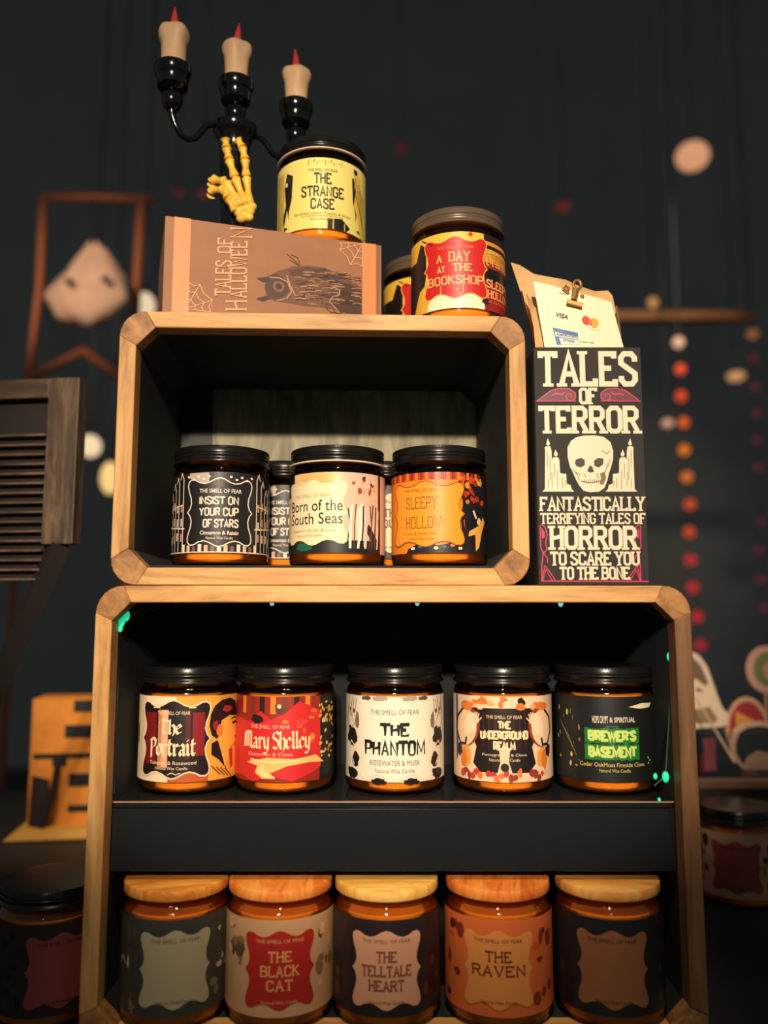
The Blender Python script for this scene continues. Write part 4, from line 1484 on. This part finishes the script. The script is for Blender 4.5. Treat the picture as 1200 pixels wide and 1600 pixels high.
# ------------------------------------------------------------------ left back: lit cardboard house
HY = 1.12
h0 = at(112, 1300, HY)
ho = thing('cardboard_house', 'orange cardboard house with dark windows behind the lower crate', 'ornament', (h0.x, HY, TZ + CZ), radians(8))
hl = .16
M_HOUSE = plain('orange_house_card', (236, 150, 58), .7, noise=.18, scale=40)
hz1 = at(60, 1092, HY).z - (TZ + CZ)
MB().box(-.056, hl - .052, 0, .07, .012, hz1).build('walls', M_HOUSE, ho, False)
MB().add([(-.075, -.035, .002), (hl - .052, -.035, .002), (hl - .052, .09, .002), (-.075, .09, .002), (-.062, -.028, .012), (hl - .06, -.028, .012), (hl - .06, .085, .012), (-.062, .085, .012)],
         [(0, 1, 2, 3), (4, 5, 6, 7), (0, 1, 5, 4), (1, 2, 6, 5), (2, 3, 7, 6), (3, 0, 4, 7)]).build('base', plain('house_base', (210, 160, 74), .7), ho, False)
spot('house_spotlight', (-.42, .80, .30), (-.43, 1.12, -.18), 8, 40, .8, .02, (1.0, .72, .40))  # unseen spot added to brighten the cardboard house
M_WIN = plain('dark_window', (24, 26, 30), .5)
for z0, z1, x0, x1 in ((.155, .170, -.004, .08), (.122, .138, -.014, .08), (.096, .102, -.052, .08), (.086, .098, -.028, -.010), (.06, .076, -.006, .08), (.028, .036, -.006, .08)):
    MB().box(x0, x1, -.0012, .001, z0, z1).build('window', M_WIN, ho, False)
MB().add([(-.0535, -.004, .012), (-.03, -.02, .012), (-.03, -.004, .07), (-.052, -.001, .075)], [(0, 1, 2, 3)]).tube([(-.034, -.016, .012), (-.024, -.010, .05), (-.02, -.006, .09)], .004, 6).build('gnarled_tree', plain('dark_card', (40, 30, 34), .7), ho)

# ------------------------------------------------------------------ right: sticker bin on a stand, jar in front of it
NY = 1.0
stt = thing('display_stand', 'dark wooden stand carrying the sticker bin, right of the lower crate', 'stand', (at(1160, 1200, NY).x, NY, TZ + CZ))
zs = at(1150, 1216, NY).z - (TZ + CZ)
MB().box(-.09, .15, 0, .2, 0, zs - .012).build('stand_body', M_DEEP, stt, False)
MB().box(-.092, .152, -.006, .205, zs - .012, zs).build('stand_top', wood('stand_top_wood', (60, 40, 26), (96, 66, 42), (120, 86, 56), (10, 60, 60)), stt, False, bevel=.002)
bz = zs + TZ + CZ
bn = thing('sticker_bin', 'clear plastic bin holding the die-cut stickers', 'bin', (at(1150, 1200, NY).x, NY, bz))
x0, x1 = at(1092, 1150, NY).x - at(1150, 1200, NY).x, .13
mb = MB()
mb.box(x0, x1, .004, .006, .0003, .052).box(x0, x1, .15, .152, .0003, .052).box(x0, x0 + .002, .006, .15, .0003, .052).box(x1 - .002, x1, .006, .15, .0003, .052).box(x0 + .002, x1 - .002, .006, .15, .0003, .002)
mb.build('bin_walls', M_CLEAR, bn, False)
MB().box(x0 + .006, x0 + .020, .0030, .0039, .008, .045).build('bin_label', plain('maroon_print', (120, 50, 60), .5), bn, False)


def sticker(label, px, py, Y, out, inner, border=(232, 206, 176)):
    """die-cut card: outline in photo pixels about its middle, printed shapes on top"""
    o = at(px, py, Y)
    k = Y / FPX
    t = thing('sticker', label, 'sticker', o, 0, 'die-cut stickers in the bin')
    MB().prism([((x - px) * k, -(y - py) * k) for x, y in out], 0, .0012).build('backing_card', plain('sticker_%d' % border[0], border, .5), t, False)
    a = Art()
    for col, pts, layer in inner:
        a.poly([((x - px) * k * 1000, -(y - py) * k * 1000) for x, y in pts], col, layer)
    a.build('print', lambda u, v, l: (u / 1000, -l * .0003, v / 1000), t, step=20)
    return t


def circ(cx, cy, rx, ry, n=20, a0=0, a1=360):
    return [(cx + rx * cos(radians(a0 + (a1 - a0) * i / n)), cy - ry * sin(radians(a0 + (a1 - a0) * i / n))) for i in range(n + (0 if a1 - a0 == 360 else 1))]


sticker('tall cut-out sticker of a bearded man with cream border, beside the crate post', 1100, 1100, 1.04,
        [(1060, 1030), (1082, 1020), (1096, 1026), (1108, 1044), (1116, 1070), (1122, 1090), (1128, 1106), (1136, 1114), (1136, 1128), (1128, 1134), (1060, 1138)],
        [((120, 96, 66), [(1066, 1034), (1084, 1028), (1098, 1042), (1108, 1068), (1104, 1074), (1090, 1062), (1066, 1068)], 1),
         ((236, 206, 170), [(1064, 1068), (1090, 1064), (1106, 1074), (1112, 1092), (1108, 1104), (1088, 1106), (1064, 1104)], 1),
         ((90, 70, 52), [(1088, 1076), (1098, 1078), (1098, 1082), (1088, 1080)], 2),
         ((150, 120, 86), [(1064, 1104), (1090, 1108), (1108, 1104), (1120, 1122), (1116, 1128), (1064, 1130)], 1)])
sticker('round red sticker with an orange wedge, behind the dark arch sticker', 1166, 1130, 1.06,
        circ(1168, 1140, 34, 50), [((166, 50, 50), circ(1168, 1140, 28, 43), 1), ((228, 156, 70), [(1150, 1112), (1200, 1136), (1200, 1150), (1150, 1140)], 2)], (214, 164, 130))
sticker('dark arch-shaped sticker with tan border, lowest at the right edge', 1176, 1160, 1.03,
        [(1142, 1180), (1140, 1160), (1148, 1140), (1164, 1130), (1190, 1128), (1216, 1134), (1216, 1200), (1160, 1200)],
        [((30, 34, 38), [(1150, 1176), (1150, 1162), (1156, 1146), (1168, 1138), (1190, 1136), (1214, 1140), (1214, 1178), (1184, 1172), (1168, 1180), (1160, 1194)], 1),
         ((200, 156, 116), [(1164, 1194), (1170, 1180), (1186, 1174), (1214, 1178), (1214, 1194)], 2)], (220, 180, 146))
p_ = sticker('green and pink round flower sticker standing highest at the right edge', 1196, 1050, 1.10,
             circ(1198, 1046, 32, 36) + [(1216, 1090), (1180, 1150)][:0], [((110, 130, 70), circ(1200, 1046, 22, 26), 1), ((200, 140, 124), circ(1204, 1048, 12, 15), 2)], (216, 160, 140))
q_ = p_.children[0]
MB().tube([(.0, .0015, -.02), (-.004, .0015, -.09)], .0022, 6).build('stick', M_KRAFT, p_)
MB().tube([at(1088, 1092, 1.0), at(1148, 1192, .996)], .0012, 6).build('wooden_skewer', plain('skewer_wood', (226, 190, 160), .6))
tag(bpy.data.objects['wooden_skewer'], 'thin pale stick leaning across the front of the sticker bin', 'stick')
jar('dim jar with torn cream and red label, right of the lower crate', Vector((at(1152, 1330, .875).x, .875, TZ + CZ + .0003)), art_plain((130, 60, 54), (150, 64, 60), [], (90, 30, 34), 33), -2, base=(196, 150, 110))

# ------------------------------------------------------------------ far background
# copper display frame with a draped pale ghost
FY = 2.2
M_COPPER = plain('copper_pipe', (176, 104, 66), .5, .3)
fr = thing('pipe_stand', 'copper-coloured pipe frame in the left background', 'frame', (at(130, 560, FY).x, FY, 0))
fo = Vector(fr.location)


def fp(px, py, dy=0):
    return at(px, py, FY + dy) - fo


def bar(name, pts, r, m=M_COPPER):
    return MB().tube(pts, r, 10).build(name, m, fr)


def ground(p):
    return Vector((p.x, p.y, 0.0))


pl = fp(45, 582)
bar('upright', [ground(pl) + Vector((-.03, 0, 0)), pl, fp(62, 450), fp(68, 308)], .012)
pr = fp(212, 470)
bar('upright', [ground(pr), pr, fp(222, 306)], .013)
bar('top_bar', [fp(60, 309), fp(150, 308), fp(240, 312)], .012)
bar('brace', [fp(40, 600), fp(62, 583), fp(130, 548), fp(190, 590), fp(230, 622)], .013)
gh = thing('hanging_ghost', 'pale draped cloth ghost hanging in the copper frame', 'decoration', at(145, 450, FY - .06))
go = Vector(gh.location)
mb = MB()
rows = []
for py, cx, w, dyy in ((380, 146, 6, 0), (394, 146, 20, .01), (412, 145, 34, .018), (432, 142, 50, .024), (450, 140, 64, .026), (466, 140, 66, .026), (480, 138, 56, .024), (494, 136, 46, .02), (506, 134, 22, .012)):
    row = []
    for i in range(24):
        a_ = 2 * pi * i / 24
        wob = 1 + .10 * sin(5 * a_ + py * .05)
        row.append(at(cx + w * wob * cos(a_), py + 4 * sin(3 * a_ + py), FY - .06 - dyy * sin(a_) * 2.2) - go)
    rows.append(row)
mb.add([p for r_ in rows for p in r_], [(i * 24 + j, i * 24 + (j + 1) % 24, (i + 1) * 24 + (j + 1) % 24, (i + 1) * 24 + j) for i in range(8) for j in range(24)] + [tuple(range(24)), tuple(8 * 24 + j for j in range(24))])
M_GHOST = plain('ghost_cloth', (236, 196, 170), .8, noise=.15, scale=20)
mb.build('cloth', M_GHOST, gh, angle=80)
for px, py in ((108, 440), (165, 436)):
    p = at(px, py, FY - .135) - go
    MB().ball(p, .012, 12, sq=(1, .4, .8)).build('eye', plain('ghost_eye', (70, 56, 50), .7), gh)
MB().tube([at(146, 381, FY - .06) - go, at(146, 309, FY - .02) - go], .002, 6).build('cord', M_DEEP, gh)
gspot = spot('frame_spotlight', (-0.9, .9, .9), tuple(at(140, 440, FY) - Vector((0, 0, CZ))), 46, 26, .8, .04, (1.0, .72, .5))


M_CORD = plain('grey_cord', (80, 83, 83), .9)


def lamp(label, px, py, Y, rx, ry, rgb, st, group=None):
    k = Y / FPX
    p = at(px, py, Y)
    t = thing('globe_lamp', label, 'lamp', p, 0, group)
    MB().ball((0, 0, 0), 1.0, 20, sq=(rx * k, rx * k, ry * k)).build('globe', glow('glow_%d_%d_%d_%d' % (*rgb, int(st * 100)), rgb, st), t)
    MB().tube([(0, 0, ry * k), (0, 0, ry * k + .02), (0, 0, 6.4 - p.z)], [.006, .004, .0015], 6).build('cord', M_CORD, t)
    return t


lamp('cream glowing globe just left of the upper crate, upper of the two', 141, 697, 2.6, 17, 18, (246, 216, 172), 1.0)
lamp('yellow glowing globe half hidden by the left post of the upper crate', 172, 747, 2.7, 15, 26, (246, 206, 130), 1.0)
lamp('bright white globe showing between the owl box and the ghost', 226, 478, 2.5, 17, 22, (246, 216, 178), .9)
lamp('largest peach globe lamp, alone high at the right', 1082, 244, 4.2, 27, 23, (226, 160, 118), .85)
lamp('small tan lamp just above the wooden beam at the right', 1020, 473, 4.0, 8, 9, (196, 140, 84), .8)
lamp('pale lamp directly above the orange bead string', 1060, 535, 3.2, 9, 9, (236, 184, 150), .9)
lamp('flattened tan lamp right of the orange bead string', 1150, 588, 3.8, 14, 8, (206, 152, 104), .8)
lamp('small pale lamp left of the orange bead string, beside the tall dark box', 1043, 661, 3.6, 9, 7, (214, 166, 132), .8)
lamp('dim red lamp above the red-plaque jar', 880, 323, 4.4, 12, 5, (120, 44, 40), .6)
lamp('faint red lamp right of the yellow-labelled jar', 626, 232, 4.4, 9, 12, (84, 32, 34), .6)
lamp('faint red lamp between the copper frame and the candelabrum', 279, 301, 4.4, 8, 6, (96, 36, 36), .6)
lamp('faint red lamp beside the skeleton hand', 318, 303, 4.5, 8, 6, (110, 48, 40), .6)
lamp('tan lamp at the top of the faint bead string', 1176, 522, 3.6, 9, 8, (150, 98, 62), .7)

b0, b1 = at(935, 496, 3.6), at(1175, 496, 3.6)
bm_ = thing('wooden_beam', 'horizontal wooden beam across the right background', 'beam', ((b0.x + b1.x) / 2, 3.6, b0.z))
hl2 = (b1.x - b0.x) / 2
MB().box(-hl2 - .3, hl2, -.03, .03, -.018, .018).build('beam', wood('beam_wood', (110, 70, 40), (160, 108, 64), (186, 132, 84), (6, 40, 40)), bm_, False)
for x in (-hl2 - .25, hl2 - .02):
    MB().tube([(x, 0, .018), (x, 0, 6.4 - b0.z)], .002, 6).build('hanging_wire', M_CORD, bm_)
spot('sticker_spotlight', (.75, .75, .35), (.5, 1.03, -.13), 8, 34, .9, .03, (1.0, .8, .62))  # added spot out of view that brightens the stickers
spot('beam_spotlight', (1.0, 2.2, 1.7), (1.15, 3.6, 1.26), 50, 40, .9, .04, (1.0, .72, .46))


def beads(label, pts, Y, r, cols):
    o = at(pts[0][0], pts[0][1], Y)
    t = thing('bead_lights', label, 'string lights', o)
    P = [at(x, y, Y) - o for x, y in pts]
    MB().tube([Vector((P[0].x, 0, 6.4 - o.z)), P[0]] + P[1:], .0015, 6).build('cord', M_CORD, t)
    for i, p in enumerate(P):
        c = cols(i / (len(P) - 1))
        MB().ball(p, r, 14).build('bulb', glow('bead_%d_%d_%d' % c, c, .85), t)
    return t


beads('vertical string of orange and red bead lights right of the tall dark box', [(1063, 577), (1064, 619), (1068, 660), (1069, 703), (1073, 745), (1078, 788), (1077, 831), (1079, 875), (1082, 918), (1089, 964), (1094, 1008)], 3.4, .0225,
      lambda k: [(226, 84, 44), (226, 74, 40), (226, 96, 40), (228, 120, 34), (222, 112, 42), (206, 76, 42), (204, 74, 40), (190, 48, 46), (190, 44, 44), (188, 40, 44), (160, 40, 46)][int(round(k * 10))])
beads('faint dark red bead string at the right edge of the view', [(1177, 560), (1180, 605), (1182, 646), (1183, 688), (1184, 730), (1188, 815), (1186, 860), (1189, 905), (1192, 950)], 3.9, .018, lambda k: (92, 34, 44))
